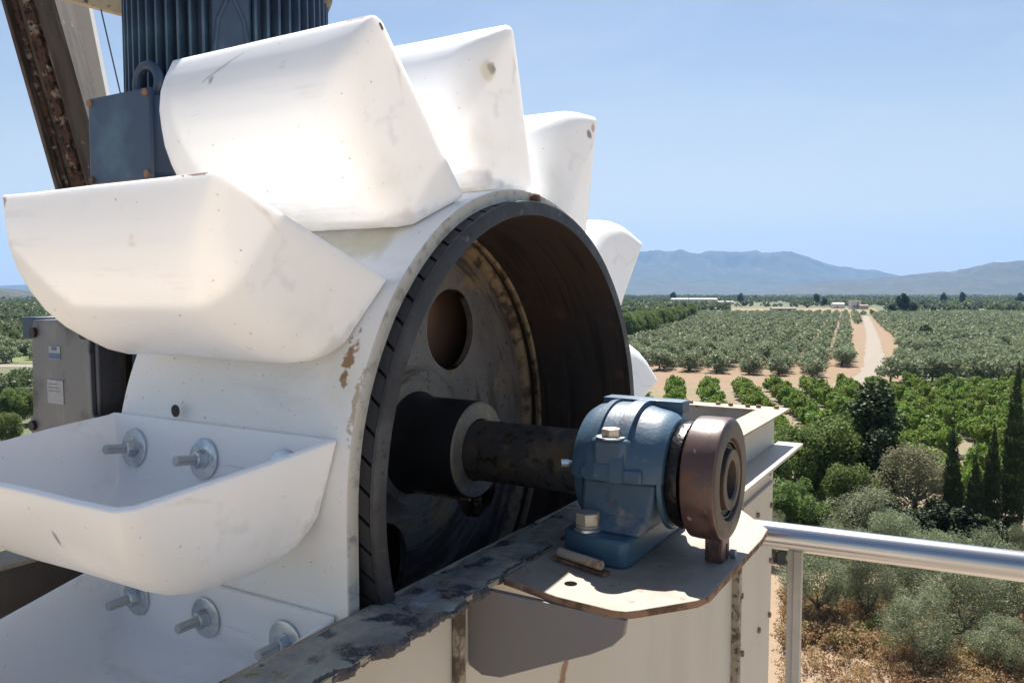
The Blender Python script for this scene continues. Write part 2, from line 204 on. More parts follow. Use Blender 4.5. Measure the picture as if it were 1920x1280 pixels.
M['brush'] = leafmat('dry_brush', (.42, .30, .16), (.30, .185, .10), (.34, .31, .14), .36, .0, .7)
M['weed'] = leafmat('yellow_green_weed', (.24, .23, .075), (.16, .17, .06), (.32, .27, .11), .3, .1)
M['wood'] = leafmat('far_wood_leaves', (.10, .135, .06), (.16, .19, .085), (.05, .072, .036), .3, .0, .03)
M['ground'] = mat('ground', (.11, .115, .055), .95, layers=[dict(col=(.085, .10, .045), scale=.02, lo=.40, hi=.55, detail=4), dict(col=(.24, .18, .10), scale=.009, lo=.60, hi=.68, detail=3), dict(col=(.17, .15, .08), scale=.6, lo=.5, hi=.7, amt=.6)])
M['soil'] = mat('tan_soil', (.215, .16, .108), .95, layers=[dict(col=(.21, .155, .10), scale=.08, lo=.4, hi=.6), dict(col=(.13, .15, .06), scale=.35, lo=.47, hi=.60, amt=.8), dict(col=(.31, .23, .16), scale=1.5, lo=.5, hi=.7, amt=.6)])
M['soil2'] = mat('orange_soil', (.225, .145, .09), .95, layers=[dict(col=(.22, .14, .085), scale=.07, lo=.4, hi=.6), dict(col=(.15, .145, .07), scale=.2, lo=.49, hi=.64, amt=.7), dict(col=(.33, .22, .15), scale=1.1, lo=.5, hi=.7, amt=.5)])
M['pathm'] = mat('pale_dirt_road', (.25, .22, .185), .95, layers=[dict(col=(.25, .21, .17), scale=.3, lo=.4, hi=.65), dict(col=(.24, .20, .14), scale=.9, lo=.6, hi=.72, amt=.6)])
M['sand'] = mat('pale_bare_ground', (.27, .19, .125), .95, bump=[(3, .4, .05)], layers=[dict(col=(.28, .20, .13), scale=.5, lo=.4, hi=.6), dict(col=(.22, .165, .10), scale=2.2, lo=.55, hi=.7), dict(col=(.34, .25, .17), scale=6, lo=.55, hi=.7, amt=.6)])
M['bounce_earth'] = mat('tan_bounce_earth', (.42, .33, .24), .9, layers=[dict(col=(.36, .28, .20), scale=.2, lo=.4, hi=.65), dict(col=(.30, .24, .17), scale=1.3, lo=.62, hi=.75, amt=.6)])
M['deckm'] = mat('deck_steel', (.32, .27, .22), .7)
M['field'] = mat('dry_grass_field', (.26, .18, .09), .95, layers=[dict(col=(.19, .15, .075), scale=.02, lo=.4, hi=.6)])
M['greenfield'] = mat('green_field', (.085, .12, .035), .95, layers=[dict(col=(.13, .15, .055), scale=.03, lo=.4, hi=.6)])
M['hill'] = mat('wooded_hill', (.030, .036, .026), .95, layers=[dict(col=(.05, .052, .040), scale=.004, lo=.45, hi=.6), dict(col=(.10, .09, .07), scale=.0025, lo=.62, hi=.68, amt=.7), dict(col=(.018, .022, .016), scale=.02, lo=.5, hi=.65)])
M['render'] = mat('pale_render', (.66, .64, .60), .8)
M['render2'] = mat('pinkish_render', (.50, .42, .37), .8)
M['roof'] = mat('grey_brown_roof', (.34, .26, .21), .8)
M['opening'] = mat('dark_opening', (.05, .045, .045), .5)
M['pole'] = mat('pole_wood', (.12, .10, .08), .8)

# ------------------------------------------------------------------ helpers
ROOT = {}
def tag(o, label=None, cat=None, group=None, kind=None):
    if label: o['label'] = label
    if cat: o['category'] = cat
    if group: o['group'] = group
    if kind: o['kind'] = kind
    return o
def thing(name, label, cat, loc=(0, 0, 0), group=None, mf=True):
    """Empty at the thing's base; loc is in the machine frame when mf, else in the world"""
    o = bpy.data.objects.new(name, None); COL.objects.link(o); o.empty_display_size = .05
    if mf: o.matrix_world = MF @ Matrix.Translation(loc)
    else: o.location = loc
    ROOT[o.name] = Vector(loc)
    return tag(o, label, cat, group)
class MB:
    def __init__(s): s.v = []; s.f = []; s.mi = []; s.cur = 0
    def add(s, vs, fs):
        k = len(s.v); s.v += [tuple(p) for p in vs]; s.f += [tuple(i+k for i in q) for q in fs]; s.mi += [s.cur]*len(fs); return s
    def box(s, lo, hi, mtx=None):
        x0, y0, z0 = lo; x1, y1, z1 = hi
        vs = [Vector(p) for p in ((x0, y0, z0), (x1, y0, z0), (x1, y1, z0), (x0, y1, z0), (x0, y0, z1), (x1, y0, z1), (x1, y1, z1), (x0, y1, z1))]
        if mtx: vs = [mtx @ p for p in vs]
        return s.add(vs, [(0, 3, 2, 1), (4, 5, 6, 7), (0, 1, 5, 4), (1, 2, 6, 5), (2, 3, 7, 6), (3, 0, 4, 7)])
    def prism(s, poly, ax, lo, hi):
        """poly: 2-D points in the two other axes (cyclic order y,z / z,x / x,y)"""
        def P(p, t):
            return [(t, p[0], p[1]), (p[1], t, p[0]), (p[0], p[1], t)][ax]
        n = len(poly); vs = [P(p, lo) for p in poly]+[P(p, hi) for p in poly]
        ar = sum(poly[i][0]*poly[(i+1) % n][1]-poly[(i+1) % n][0]*poly[i][1] for i in range(n))
        fs = [tuple(range(n-1, -1, -1)), tuple(range(n, 2*n))]+[(i, (i+1) % n, n+(i+1) % n, n+i) for i in range(n)]
        if ar < 0: fs = [tuple(reversed(q)) for q in fs]
        return s.add(vs, fs)
    def rev(s, prof, o=(0, 0, 0), ax=0, n=64, a0=0., a1=2*math.pi, close=False, wob=0.):
        """revolve (t, r) profile about axis ax through o; close joins last profile point to first"""
        full = abs(a1-a0-2*math.pi) < 1e-6; m = n if full else n+1; vs = []; k = len(prof)
        for i in range(m):
            t = a0+(a1-a0)*i/n; c_, s_ = math.cos(t), math.sin(t)
            for (x, r) in prof:
                if wob: r = r*(1+wob*mnoise.noise(Vector((c_*4, s_*4, x*9))))
                q = [x, r*c_, r*s_]; q = q[-ax:]+q[:-ax] if ax else q
                vs.append((q[0]+o[0], q[1]+o[1], q[2]+o[2]))
        fs = []
        for i in range(n):
            j = (i+1) % m
            for p in range(k if close else k-1):
                q = (p+1) % k
                if prof[p][1] < 1e-7 and prof[q][1] < 1e-7: continue
                fs.append((i*k+p, i*k+q, j*k+q, j*k+p))
        return s.add(vs, fs)
    def cyl(s, p0, p1, r0, r1=None, n=24, caps=True):
        p0, p1 = Vector(p0), Vector(p1); r1 = r0 if r1 is None else r1
        d = (p1-p0).normalized(); a = d.orthogonal().normalized(); b = d.cross(a); vs = []
        for i in range(n):
            t = 2*math.pi*i/n; e = a*math.cos(t)+b*math.sin(t); vs += [p0+e*r0, p1+e*r1]
        fs = [(2*i, 2*((i+1) % n), 2*((i+1) % n)+1, 2*i+1) for i in range(n)]
        if caps: fs += [tuple(2*i for i in range(n-1, -1, -1)), tuple(2*i+1 for i in range(n))]
        return s.add(vs, fs)
    def tube(s, pts, r, n=10):
        for a, b in zip(pts[:-1], pts[1:]): s.cyl(a, b, r, n=n)
        return s
    def torus(s, o, ax, R_, r, n=28, m=10):
        return s.rev([(r*math.sin(2*math.pi*i/m), R_+r*math.cos(2*math.pi*i/m)) for i in range(m)], o, ax, n, close=True)
def mesh_of(name, mb, mats, smooth=True, off=None, fix=True, angle=32):
    me = bpy.data.meshes.new(name)
    vs = mb.v if off is None else [(p[0]-off[0], p[1]-off[1], p[2]-off[2]) for p in mb.v]
    me.from_pydata([tuple(p) for p in vs], [], mb.f)
    for m_ in (mats if isinstance(mats, (list, tuple)) else [mats]): me.materials.append(M[m_])
    me.polygons.foreach_set('material_index', mb.mi)
    if fix:
        bm = bmesh.new(); bm.from_mesh(me); bmesh.ops.remove_doubles(bm, verts=bm.verts, dist=1e-6)
        bmesh.ops.recalc_face_normals(bm, faces=bm.faces); bm.to_mesh(me); bm.free()
    if smooth:
        me.polygons.foreach_set('use_smooth', [True]*len(me.polygons)); me.set_sharp_from_angle(angle=R(angle))
    me.update(); return me
def part(name, mb, mats, parent, bevel=0., label=None, kind=None, smooth=True, fix=True, seg=2):
    """a mesh under a thing (or a sub-part under a part); mb is written in the machine frame"""
    r = parent
    while r.parent: r = r.parent
    me = mesh_of(name, mb, mats, smooth, ROOT[r.name], fix)
    o = bpy.data.objects.new(name, me); COL.objects.link(o); o.parent = parent
    if bevel:
        b = o.modifiers.new('bevel', 'BEVEL'); b.width = bevel; b.segments = seg; b.limit_method = 'ANGLE'; b.angle_limit = R(35)
    return tag(o, label, None, None, kind)
def single(name, mb, mats, label, cat, loc=(0, 0, 0), group=None, kind=None, mf=True, bevel=0., smooth=True):
    me = mesh_of(name, mb, mats, smooth, Vector(loc)); o = bpy.data.objects.new(name, me); COL.objects.link(o)
    if mf: o.matrix_world = MF @ Matrix.Translation(loc)
    else: o.location = loc
    if bevel:
        b = o.modifiers.new('bevel', 'BEVEL'); b.width = bevel; b.segments = 2; b.limit_method = 'ANGLE'; b.angle_limit = R(35)
    return tag(o, label, cat, group, kind)
def copy_tree(o, parent=None):
    c = o.copy(); COL.objects.link(c); c.parent = parent
    for ch in list(o.children): copy_tree(ch, c)
    return c
def nz(x, y=0., z=0.): return mnoise.noise(Vector((x, y, z)))

#@@STRUCTURE
# ------------------------------------------------------------------ ground, fields, hills
def sheet(name, pts, z, m, kind='structure'):
    me = bpy.data.meshes.new(name); me.from_pydata([(p[0], p[1], z) for p in pts], [], [tuple(range(len(pts)))]); me.materials.append(M[m])
    bm = bmesh.new(); bm.from_mesh(me); bmesh.ops.triangulate(bm, faces=bm.faces); bmesh.ops.recalc_face_normals(bm, faces=bm.faces)
    for f in bm.faces:
        if f.normal.z < 0: f.normal_flip()
    bm.to_mesh(me); bm.free()
    o = bpy.data.objects.new(name, me); COL.objects.link(o); o['kind'] = kind; return o
sheet('ground', [(-30000, -3000), (30000, -3000), (30000, 30000), (-30000, 30000)], 0, 'ground')
def polar(x, d): return ((x-960)/1500.5*d, d)
sheet('bounce_ground', [(-90, -140), (90, -140), (90, 8), (6, 14), (6, 30), (-90, 30)], .012, 'bounce_earth')  # unseen tan ground sheet added to bounce sunlight up onto the machine
sheet('bare_ground', [(4, 20), (60, 20), (60, 47), (34, 51), (24, 58), (4, 56)], .01, 'sand')
sheet('orchard_soil', [(8, 60), (140, 60), (150, 158), (18, 150)], .02, 'soil')
sheet('grove_soil', [polar(1120, 150), polar(1700, 150), polar(1700, 640), polar(1200, 640)], .03, 'soil2')
sheet('grove_ground', [(100, 158), (260, 158), (560, 700), (310, 700)], .04, 'ground')
pl = [(1585, 155), (1606, 162), (1640, 178), (1644, 196), (1640, 250), (1638, 310), (1632, 400), (1626, 520), (1622, 640)]
wd = [4, 5, 6.0, 6.0, 5.5, 5.2, 5, 5, 5]
Lp = []; Rp = []
for i in range(160):
    d = 155+(640-155)*i/159; x = np.interp(d, [p[1] for p in pl], [p[0] for p in pl]); w_ = np.interp(d, [p[1] for p in pl], wd); q = polar(x, d)
    Lp.append((q[0]-w_/2+1.1*nz(d*.13, 2.)+.5*nz(d*.5, 9.), q[1])); Rp.append((q[0]+w_/2+1.1*nz(d*.13, 7.)+.5*nz(d*.5, 4.), q[1]))
sheet('dirt_road', Rp+Lp[::-1], .07, 'pathm')
sheet('dry_field', [polar(1290, 680), polar(1650, 680), polar(1640, 960), polar(1370, 960)], .06, 'field')
sheet('green_field', [polar(1160, 540), polar(1330, 640), polar(1345, 760), polar(1150, 820)], .05, 'greenfield')
sheet('farm_track', [(-250, 194), (-60, 194), (-60, 200), (-250, 200)], .05, 'pathm')
sheet('left_green_field', [(-260, 205), (-90, 205), (-120, 290), (-330, 290)], .04, 'greenfield')

def ridge(name, D, prof, width_in, width_out, nz_amp, seed, x0=-2600, x1=4600, step=7):
    xs = np.arange(x0, x1, step); px = [p[0] for p in prof]; py = [p[1] for p in prof]
    H = np.interp(xs, px, py)
    rows = [(-width_in*(1-q/22), (q/22)**1.25) for q in range(22)]+[(0, 1.), (width_out*.4, .6), (width_out, 0)]
    vs = []
    for j, (dr, k) in enumerate(rows):
        for i, x in enumerate(xs):
            t = math.atan((x-960)/1500.5); D0 = D/math.cos(t) if abs(t) < 1.2 else D*2.7
            r = D0+dr; hgt = max(0, (549-H[i])/1500.5*D+CAMZ) if H[i] < 549 else 0
            n1 = .45-1.6*abs(mnoise.fractal(Vector((x*.014+seed+.0004*dr, dr*.0005, seed)), .85, 2.15, 6))
            kk = k if k in (0, 1.) else min(1.02, max(0.02, k*(1+nz_amp*n1)))
            if k == 1.: hgt *= 1+.05*n1
            vs.append((r*math.sin(t), r*math.cos(t), hgt*kk-.5))
    n = len(xs); fs = [(j*n+i, j*n+i+1, (j+1)*n+i+1, (j+1)*n+i) for j in range(len(rows)-1) for i in range(n-1)]
    me = bpy.data.meshes.new(name); me.from_pydata(vs, [], fs); me.materials.append(M['hill'])
    me.polygons.foreach_set('use_smooth', [True]*len(fs)); o = bpy.data.objects.new(name, me); COL.objects.link(o); o['kind'] = 'structure'
ridge('far_mountains', 12000, [(-2600, 512), (-1500, 520), (-400, 538), (0, 536), (60, 533), (300, 520), (700, 500), (1000, 480), (1206, 473), (1270, 470), (1310, 475), (1330, 471), (1387, 473), (1411, 471), (1447, 475), (1479, 474), (1527, 488), (1567, 500), (1631, 506), (1663, 511), (1695, 518), (1800, 530), (2000, 540), (3000, 535), (4600, 520)], 3500, 2500, .35, 3.1)
ridge('middle_hills', 8500, [(-2600, 530), (-300, 545), (30, 541), (500, 536), (1000, 528), (1182, 524), (1222, 519), (1270, 524), (1310, 529), (1358, 526), (1399, 532), (1470, 535), (1560, 542), (1650, 549), (4600, 549)], 2000, 1500, .3, 8.7)
ridge('right_hills', 6800, [(-2600, 549), (1420, 549), (1511, 531), (1551, 526), (1631, 523), (1699, 517), (1751, 511), (1783, 509), (1807, 503), (1832, 498), (1864, 493), (1920, 490), (2300, 470), (3200, 490), (4600, 520)], 2600, 1800, .35, 5.2)
ridge('left_wooded_hill', 2600, [(-2600, 520), (-600, 530), (-120, 536), (20, 541), (50, 545), (90, 549), (4600, 549)], 1400, 700, .3, 1.4)

#@@TREES
# ------------------------------------------------------------------ vegetation
def leaves(blobs, n, size, aspect=1., seed=0, flat=0.5, shell=.55, droop=0.):
    """small pointed quads through the volume of a set of ellipsoid clumps (x,y,z,rx,ry,rz)"""
    rg = np.random.RandomState(seed); B = np.array(blobs, float); vol = B[:, 3]*B[:, 4]+B[:, 4]*B[:, 5]
    k = rg.choice(len(B), n, p=vol/vol.sum()); d = rg.normal(size=(n, 3)); d /= np.linalg.norm(d, axis=1)[:, None]
    rr = shell+(1-shell)*rg.rand(n)**.7; rr += rg.normal(size=n)*.06
    c = B[k, :3]+d*B[k, 3:]*rr[:, None]
    t = rg.normal(size=(n, 3))+d*.6; t[:, 2] -= droop; t /= np.linalg.norm(t, axis=1)[:, None]
    u = np.cross(t, rg.normal(size=(n, 3))+d*flat*2); u /= np.linalg.norm(u, axis=1)[:, None]
    s = size*(.6+.8*rg.rand(n))[:, None]
    V = np.stack([c-t*s*.5, c+u*s*.5/aspect, c+t*s*.5, c-u*s*.5/aspect], 1).reshape(-1, 3)
    return V
def blobset(rx, rz, zc, n, seed, br=.42, squash=1., top=0.):
    rg = random.Random(seed); out = [(0, 0, zc, rx*.62, rx*.62, rz*.62)]
    for i in range(n):
        a = rg.uniform(0, 6.283); w = rg.uniform(-.75, 1); q = math.sqrt(max(0, 1-w*w))*rg.uniform(.45, .78)
        b = br*rg.uniform(.6, 1.1)
        out.append((math.cos(a)*q*rx, math.sin(a)*q*rx, zc+w*rz*.68, rx*b, rx*b, rz*b*squash))
    return out
def quads_mesh(name, V, mats, extra=None):
    """leaf quads as one mesh; extra = (verts, faces) of trunk with material 1"""
    n = len(V)//4; fs = np.arange(n*4).reshape(-1, 4); nv = len(V)
    me = bpy.data.meshes.new(name); ev = []; ef = []
    if extra: ev, ef = extra.v, extra.f
    tot = nv+len(ev); co = np.concatenate([V, np.array(ev, float).reshape(-1, 3)]) if ev else V
    me.vertices.add(tot); me.vertices.foreach_set('co', co.astype(np.float32).ravel())
    loops = list(fs.ravel())+[i+nv for f in ef for i in f]; starts = list(range(0, n*4, 4)); c = n*4
    for f in ef: starts.append(c); c += len(f)
    me.loops.add(len(loops)); me.loops.foreach_set('vertex_index', np.array(loops, np.int32))
    me.polygons.add(len(starts)); me.polygons.foreach_set('loop_start', np.array(starts, np.int32))
    me.polygons.foreach_set('material_index', np.array([0]*n+[1]*len(ef), np.int32))
    for m_ in mats: me.materials.append(M[m_])
    me.update(calc_edges=True); me.validate(); return me
def trunk_mb(h, r, rx, seed, limbs=5, lean=.1):
    rg = random.Random(seed); mb = MB(); p = Vector((0, 0, -.05)); top = Vector((rg.uniform(-lean, lean)*h, rg.uniform(-lean, lean)*h, h))
    mb.cyl(p, top, r, r*.7, n=8)
    for i in range(limbs):
        a = rg.uniform(0, 6.283)+i; e = top+Vector((math.cos(a)*rx*.5, math.sin(a)*rx*.5, rx*rg.uniform(.35, .7))); m_ = (top+e)/2+Vector((0, 0, -.1*rx))
        mb.cyl(top-Vector((0, 0, .1)), m_, r*.5, r*.34, n=6, caps=False); mb.cyl(m_, e, r*.34, r*.14, n=6)
    return mb
def tree_proto(kind, seed, single_obj=False):
    """returns (crown mesh, trunk mesh) or one joined mesh; unit trees of a natural size"""
    rg = random.Random(seed)
    if kind == 'olive_near':
        V = leaves(blobset(2.3, 2.1, 2.15, 26, seed, .36), 15000, .105, 2.3, seed, shell=.5); T = trunk_mb(.8, .22, 2.2, seed, 6, .15); mm = 'olive'
    elif kind == 'olive':
        V = leaves(blobset(2.6, 1.95, 2.0, 12, seed, .42), 900, .50, 1.7, seed); T = trunk_mb(.9, .2, 2, seed, 3); mm = 'olive2'
    elif kind == 'citrus':
        V = leaves(blobset(1.95, 1.7, 1.6, 12, seed, .4), 1300, .36, 1.4, seed); T = trunk_mb(.6, .12, 1.6, seed, 3); mm = 'citrus'
    elif kind == 'broad':
        V = leaves(blobset(3.2, 4.2, 4.1, 44, seed, .30), 15000, .21, 1.3, seed, shell=.6); T = trunk_mb(2.6, .28, 2.8, seed, 7); mm = 'broad'
    elif kind == 'dark':
        V = leaves(blobset(2.3, 5.2, 5.6, 40, seed, .34, .6), 9500, .24, 1.3, seed, shell=.55); T = trunk_mb(3, .26, 2, seed, 6); mm = 'darkleaf'
    elif kind == 'cypress':
        bl = [(rg.uniform(-.1, .1), rg.uniform(-.1, .1), z, .95*w_, .95*w_, .75) for z, w_ in ((.8, .72), (1.6, .9), (2.4, 1), (3.2, 1), (4., .93), (4.8, .82), (5.6, .66), (6.4, .46), (7.0, .28), (7.5, .14))]
        V = leaves(bl, 15000, .13, 1.8, seed, shell=.68, droop=-1.8); T = trunk_mb(.7, .13, .6, seed, 2, .02); mm = 'cypress'
    elif kind == 'sparse':
        V = leaves(blobset(2.7, 3.4, 4.3, 34, seed, .30), 9500, .16, 1.8, seed, shell=.4); T = trunk_mb(3.2, .2, 2.4, seed, 9); mm = 'sparse'
    elif kind == 'pine':
        V = leaves(blobset(6., 6., 7.5, 24, seed, .34), 1800, 1.1, 1.3, seed); T = trunk_mb(2.5, .4, 4, seed, 4); mm = 'darkleaf'
    elif kind == 'weed':
        V = leaves(blobset(.75, .5, .45, 6, seed, .45), 700, .12, 2.2, seed, droop=-1); T = trunk_mb(.2, .03, .4, seed, 3); mm = 'weed'
    if single_obj: return quads_mesh(kind+'_tree', V, [mm, 'bark'], T)
    return quads_mesh('crown', V, [mm]), mesh_of('trunk', T, 'bark', fix=False)
PROTO = {}
def plant(kind, name, label, cat, xy, s=1., sz=None, seed=0, group=None, variant=0):
    key = (kind, variant)
    if key not in PROTO: PROTO[key] = tree_proto(kind, 11*variant+len(kind)*7+3)
    cr, tr = PROTO[key]
    root = bpy.data.objects.new(name, None); COL.objects.link(root); root.location = (*xy, 0); root.rotation_euler.z = (seed*1.7) % 6.28
    root.scale = (s, s, sz or s); tag(root, label, cat, group)
    for nm, me in (('crown', cr), ('trunk', tr)):
        o = bpy.data.objects.new(nm, me); COL.objects.link(o); o.parent = root
    return root
def at(px, base_y):
    d = CAMZ*1500.5/(base_y-549.2); return ((px-960)/1500.5*d, d)

near = [  # kind, label, px, base_y, scale, z-scale, variant
    ('olive_near', 'tall dark grey-green olive tree just right of the railing post', 1545, 1172, .92, 1.02, 0),
    ('olive_near', 'bushy olive tree second from the railing post below the rail', 1640, 1178, .80, .95, 1),
    ('olive_near', 'pale silvery olive tree nearest to the viewer beside the dry brush', 1748, 1268, .84, .92, 2),
    ('olive_near', 'pale green olive tree directly above the middle of the handrail', 1628, 1042, 1.46, 1.06, 1),
    ('olive_near', 'grey olive tree half behind the silvery one below the rail', 1715, 1150, .78, .9, 0),
    ('olive_near', 'dense olive tree under the right end of the rail', 1830, 1215, 1.0, 1.0, 2),
    ('olive_near', 'olive tree at the right edge below the handrail', 1912, 1190, .95, .98, 1),
    ('olive_near', 'darker olive tree low in the right corner', 1905, 1285, .72, .66, 0),
    ('olive_near', 'small olive tree at the right edge right above the handrail', 1925, 1075, .60, .72, 2),
    ('olive_near', 'low olive bush behind the handrail under the cypresses', 1800, 1085, .45, .50, 1),
    ('olive_near', 'olive bush between the casing corner and the dark broadleaf trees', 1462, 1060, .7, .8, 2),
    ('olive_near', 'olive tree behind the first one, between it and the pale one at the rail', 1590, 1115, .95, 1.0, 2),
    ('olive_near', 'olive tree just under the middle of the handrail in the second line', 1690, 1095, 1.0, 1.0, 1),
    ('olive_near', 'shadowy olive tree under the handrail below the cypresses', 1775, 1130, 1.0, 1.0, 0),
    ('olive_near', 'olive tree directly under the rail near its right end', 1875, 1140, 1.0, 1.0, 2),
]
for i, (k, lb, px, by, s, szz, v) in enumerate(near):
    plant(k, 'olive_tree', lb, 'olive tree', at(px, by), s*1.08, szz*1.05, i+1, None, v)
for i, (lb, px, by, s, szz, v) in enumerate([
    ('round leafy green tree beside the casing corner, lowest of the broadleaf group', 1500, 1035, .80, .66, 0),
    ('large mid green broadleaf tree rising behind the casing corner', 1500, 985, 1.0, .98, 1),
    ('broad dark tree between the casing corner and the tall dark tree', 1572, 975, 1.1, 1.1, 2),
    ('leafy tree in shade behind the pale olive above the rail', 1600, 1015, .80, .70, 1)]):
    plant('broad', 'broadleaf_tree', lb, 'tree', at(px, by), s, szz, i+2, None, v)
plant('dark', 'tall_dark_tree', 'tallest dark narrow tree left of the citrus rows', 'tree', at(1642, 965), 1.28, 1.10, 4, None, 0)
plant('dark', 'tall_dark_tree', 'dark tree leaning against the tallest narrow tree on its right', 'tree', at(1655, 990), 1.0, .78, 9, None, 1)
for i, (px, by, s, szz, lb) in enumerate([(1680, 1042, .62, .36, 'dark bush added for the shade left of the thin grey tree'), (1728, 1060, .7, .36, 'dark bush added for the shade at the foot of the thin grey tree'), (1765, 1050, .66, .40, 'dark bush added for the shade between the thin grey tree and the first cypress'), (1815, 1060, .7, .38, 'dark bush added for the shade between the first two cypresses'), (1860, 1075, .7, .36, 'dark bush added for the shade under the cypresses nearest to the rail')]):
    plant('dark', 'shade_filler_bush', lb, 'bush', at(px, by), s, szz, i+2, None, i % 2)  # dark bushes added to stand in for trunks and shade under the trees
plant('sparse', 'thin_grey_tree', 'thin greyish brown tree with bare stems above the handrail', 'tree', at(1722, 1022), 1.22, .98, 5, None, 0)
for i, (lb, px, by, s, szz) in enumerate([
    ('slim cypress nearest to the thin grey-brown tree', 1797, 1040, .74, 1.10), ('shortest cypress, second from the thin grey-brown tree', 1840, 1045, .70, .86),
    ('slim pointed cypress between the shortest and the tallest cypress', 1871, 1040, .74, 1.10), ('tallest and widest cypress at the right edge', 1912, 1040, .90, 1.62)]):
    plant('cypress', 'cypress_tree', lb, 'cypress', at(px, by), s, szz, i+3, 'cypresses in a row above the handrail', i % 2)
for i, (px, by, s, lb) in enumerate([(1655, 1215, 1.5, 'yellow-green weed bush in the dry brush, biggest one'), (1600, 1235, 1.1, 'yellowish weed clump left of the biggest weed bush'), (1560, 1190, .9, 'brownish weed clump under the olive by the railing post'), (1690, 1245, 1.1, 'weed clump at the foot of the silvery olive tree'), (1840, 1262, 1.2, 'weed clump low at the right under the olives'), (1495, 1215, .8, 'small weed clump beside the railing post')]):
    plant('weed', 'weed_bush', lb, 'bush', at(px, by), s, s, i, None, i % 2)
# left gap trees seen between the buckets
for i, (lb, px, by, k, s, szz) in enumerate([
    ('dark broadleaf tree seen left of the gearbox', 25, 800, 'broad', .85, .70), ('bright green bush low at the left edge', 5, 838, 'broad', .62, .50), ('dark tree left of the gearbox nearest to it', 62, 795, 'broad', .8, .62),
    ('leafy tree in the green field at the left edge', 22, 652, 'broad', 1., .8), ('shrubby tree in the field near the gearbox lug', 52, 658, 'broad', .9, .7), ('green tree at the left edge above the farm track', -8, 640, 'broad', 1.1, .9)]):
    plant(k, 'broadleaf_tree', lb, 'tree', at(px, by), s, szz, i+6, None, i % 3)

def on_path(x, d, marg=3.5):
    for k in range(len(pl)-1):
        if pl[k][1] <= d <= pl[k+1][1]:
            t = (d-pl[k][1])/(pl[k+1][1]-pl[k][1]); px = pl[k][0]*(1-t)+pl[k+1][0]*t
            return abs(x-(px-960)/1500.5*d) < marg+3
    return False
CIT = [tree_proto('citrus', 30+i, True) for i in range(3)]
OLV = [tree_proto('olive', 50+i, True) for i in range(4)]
# citrus orchard: rows lean a little to the right as they recede
rg = random.Random(5); cit = []
dirx, diry = .19, .98
for r_ in range(-3, 30):
    for j in range(0, 50):
        x = 20+r_*6.1+j*3.3*dirx*1.0+rg.uniform(-.3, .3); y = 66+j*3.3*diry*.98+rg.uniform(-.3, .3)
        if y > 147: continue
        px = 960+1500.5*x/y
        if px < 1180 or px > 1990: continue
        if y < 80 and px < 1740: continue
        if rg.random() < .04: continue
        cit.append((x, y))
cit.sort(key=lambda p: p[1])
for i, (x, y) in enumerate(cit[:290]):
    o = bpy.data.objects.new('citrus_tree', CIT[i % 3]); COL.objects.link(o); s = rg.uniform(.85, 1.08)
    o.location = (x, y, 0); o.rotation_euler.z = rg.uniform(0, 6.28); o.scale = (s, s, s*rg.uniform(.9, 1.1))
    tag(o, 'round green citrus tree at the far row end beside the bare soil strip' if y > 138 else 'round green citrus tree within the orchard rows on tan soil', 'citrus tree', 'citrus trees planted in rows')
# olive groves left and right of the dirt road
olv = []
vx, vy = .385, .923
px_, py_ = vy, -vx
for r_ in range(-70, 60):
    for j in range(0, 110):
        x = 95+r_*6.6*px_+j*5.6*vx; y = 160+r_*6.6*py_+j*5.6*vy
        if y < 158 or y > 655: continue
        q = 960+1500.5*x/y
        if q < 1175 or q > 1990: continue
        x += rg.uniform(-.5, .5); y += rg.uniform(-.5, .5)
        if on_path(x, y): continue
        left = q < 1630-(y-160)*.01
        if left and y < 172+max(0, (q-1500))*.0: continue
        if left and 1545 < q < 1625 and y < 192: continue
        olv.append((x, y, left))
for k in range(260):     # irregular old grove to the right of the road, closer canopy
    y = 158+rg.random()**1.3*300; q = rg.uniform(1670, 1990); x = (q-960)/1500.5*y
    if not on_path(x, y): olv.append((x, y, False))
for k in range(40):
    y = rg.uniform(205, 270); x = (rg.uniform(-60, 75)-960)/1500.5*y; olv.append((x, y, False))
olv.sort(key=lambda p: p[1])
NI = 296
for i, (x, y, lf) in enumerate(olv[:NI]):
    o = bpy.data.objects.new('grove_olive_tree', OLV[i % 4]); COL.objects.link(o); s = rg.uniform(1.1, 1.35)
    o.location = (x, y, 0); o.rotation_euler.z = rg.uniform(0, 6.28); o.scale = (s, s, s*rg.uniform(.85, 1.1))
    if lf: tag(o, 'olive tree in the front line of the left grove facing the citrus rows' if y < 172 else 'grey-green olive tree in the regular rows left of the dirt road, behind the front line', 'olive tree', 'olive trees in rows left of the dirt road')
    else: tag(o, 'olive tree in the front line of the close grove right of the dirt road' if y < 172 else 'grey-green olive tree in the close grove right of the dirt road, behind its front line', 'olive tree', 'olive trees in the grove right of the dirt road')
def scatter_mesh(name, pts, sizes, m, n_leaf, leaf, seed, rz=.75, nb=6):
    protos = [leaves(blobset(1., rz, rz*1.05, nb, seed+q, .45), n_leaf, leaf, 1.4, seed+q) for q in range(5)]
    out = []; rg_ = np.random.RandomState(seed)
    for (x, y), s in zip(pts, sizes):
        a = rg_.rand()*6.28; V = protos[rg_.randint(5)]; c_, s_ = math.cos(a), math.sin(a)
        out.append(np.stack([(V[:, 0]*c_-V[:, 1]*s_)*s+x, (V[:, 0]*s_+V[:, 1]*c_)*s+y, V[:, 2]*s], 1))
    me = quads_mesh(name, np.concatenate(out), [m]); o = bpy.data.objects.new(name, me); COL.objects.link(o); o['kind'] = 'stuff'
    return o
ov = olv[NI:]
tag(scatter_mesh('distant_olive_grove', [(p[0], p[1]) for p in ov], [rg.uniform(2.5, 3.1) for _ in ov], 'olive2', 110, .42, 90), 'distant grey-green olive rows fading to one mass', 'olive grove')
lp = []; ls = []
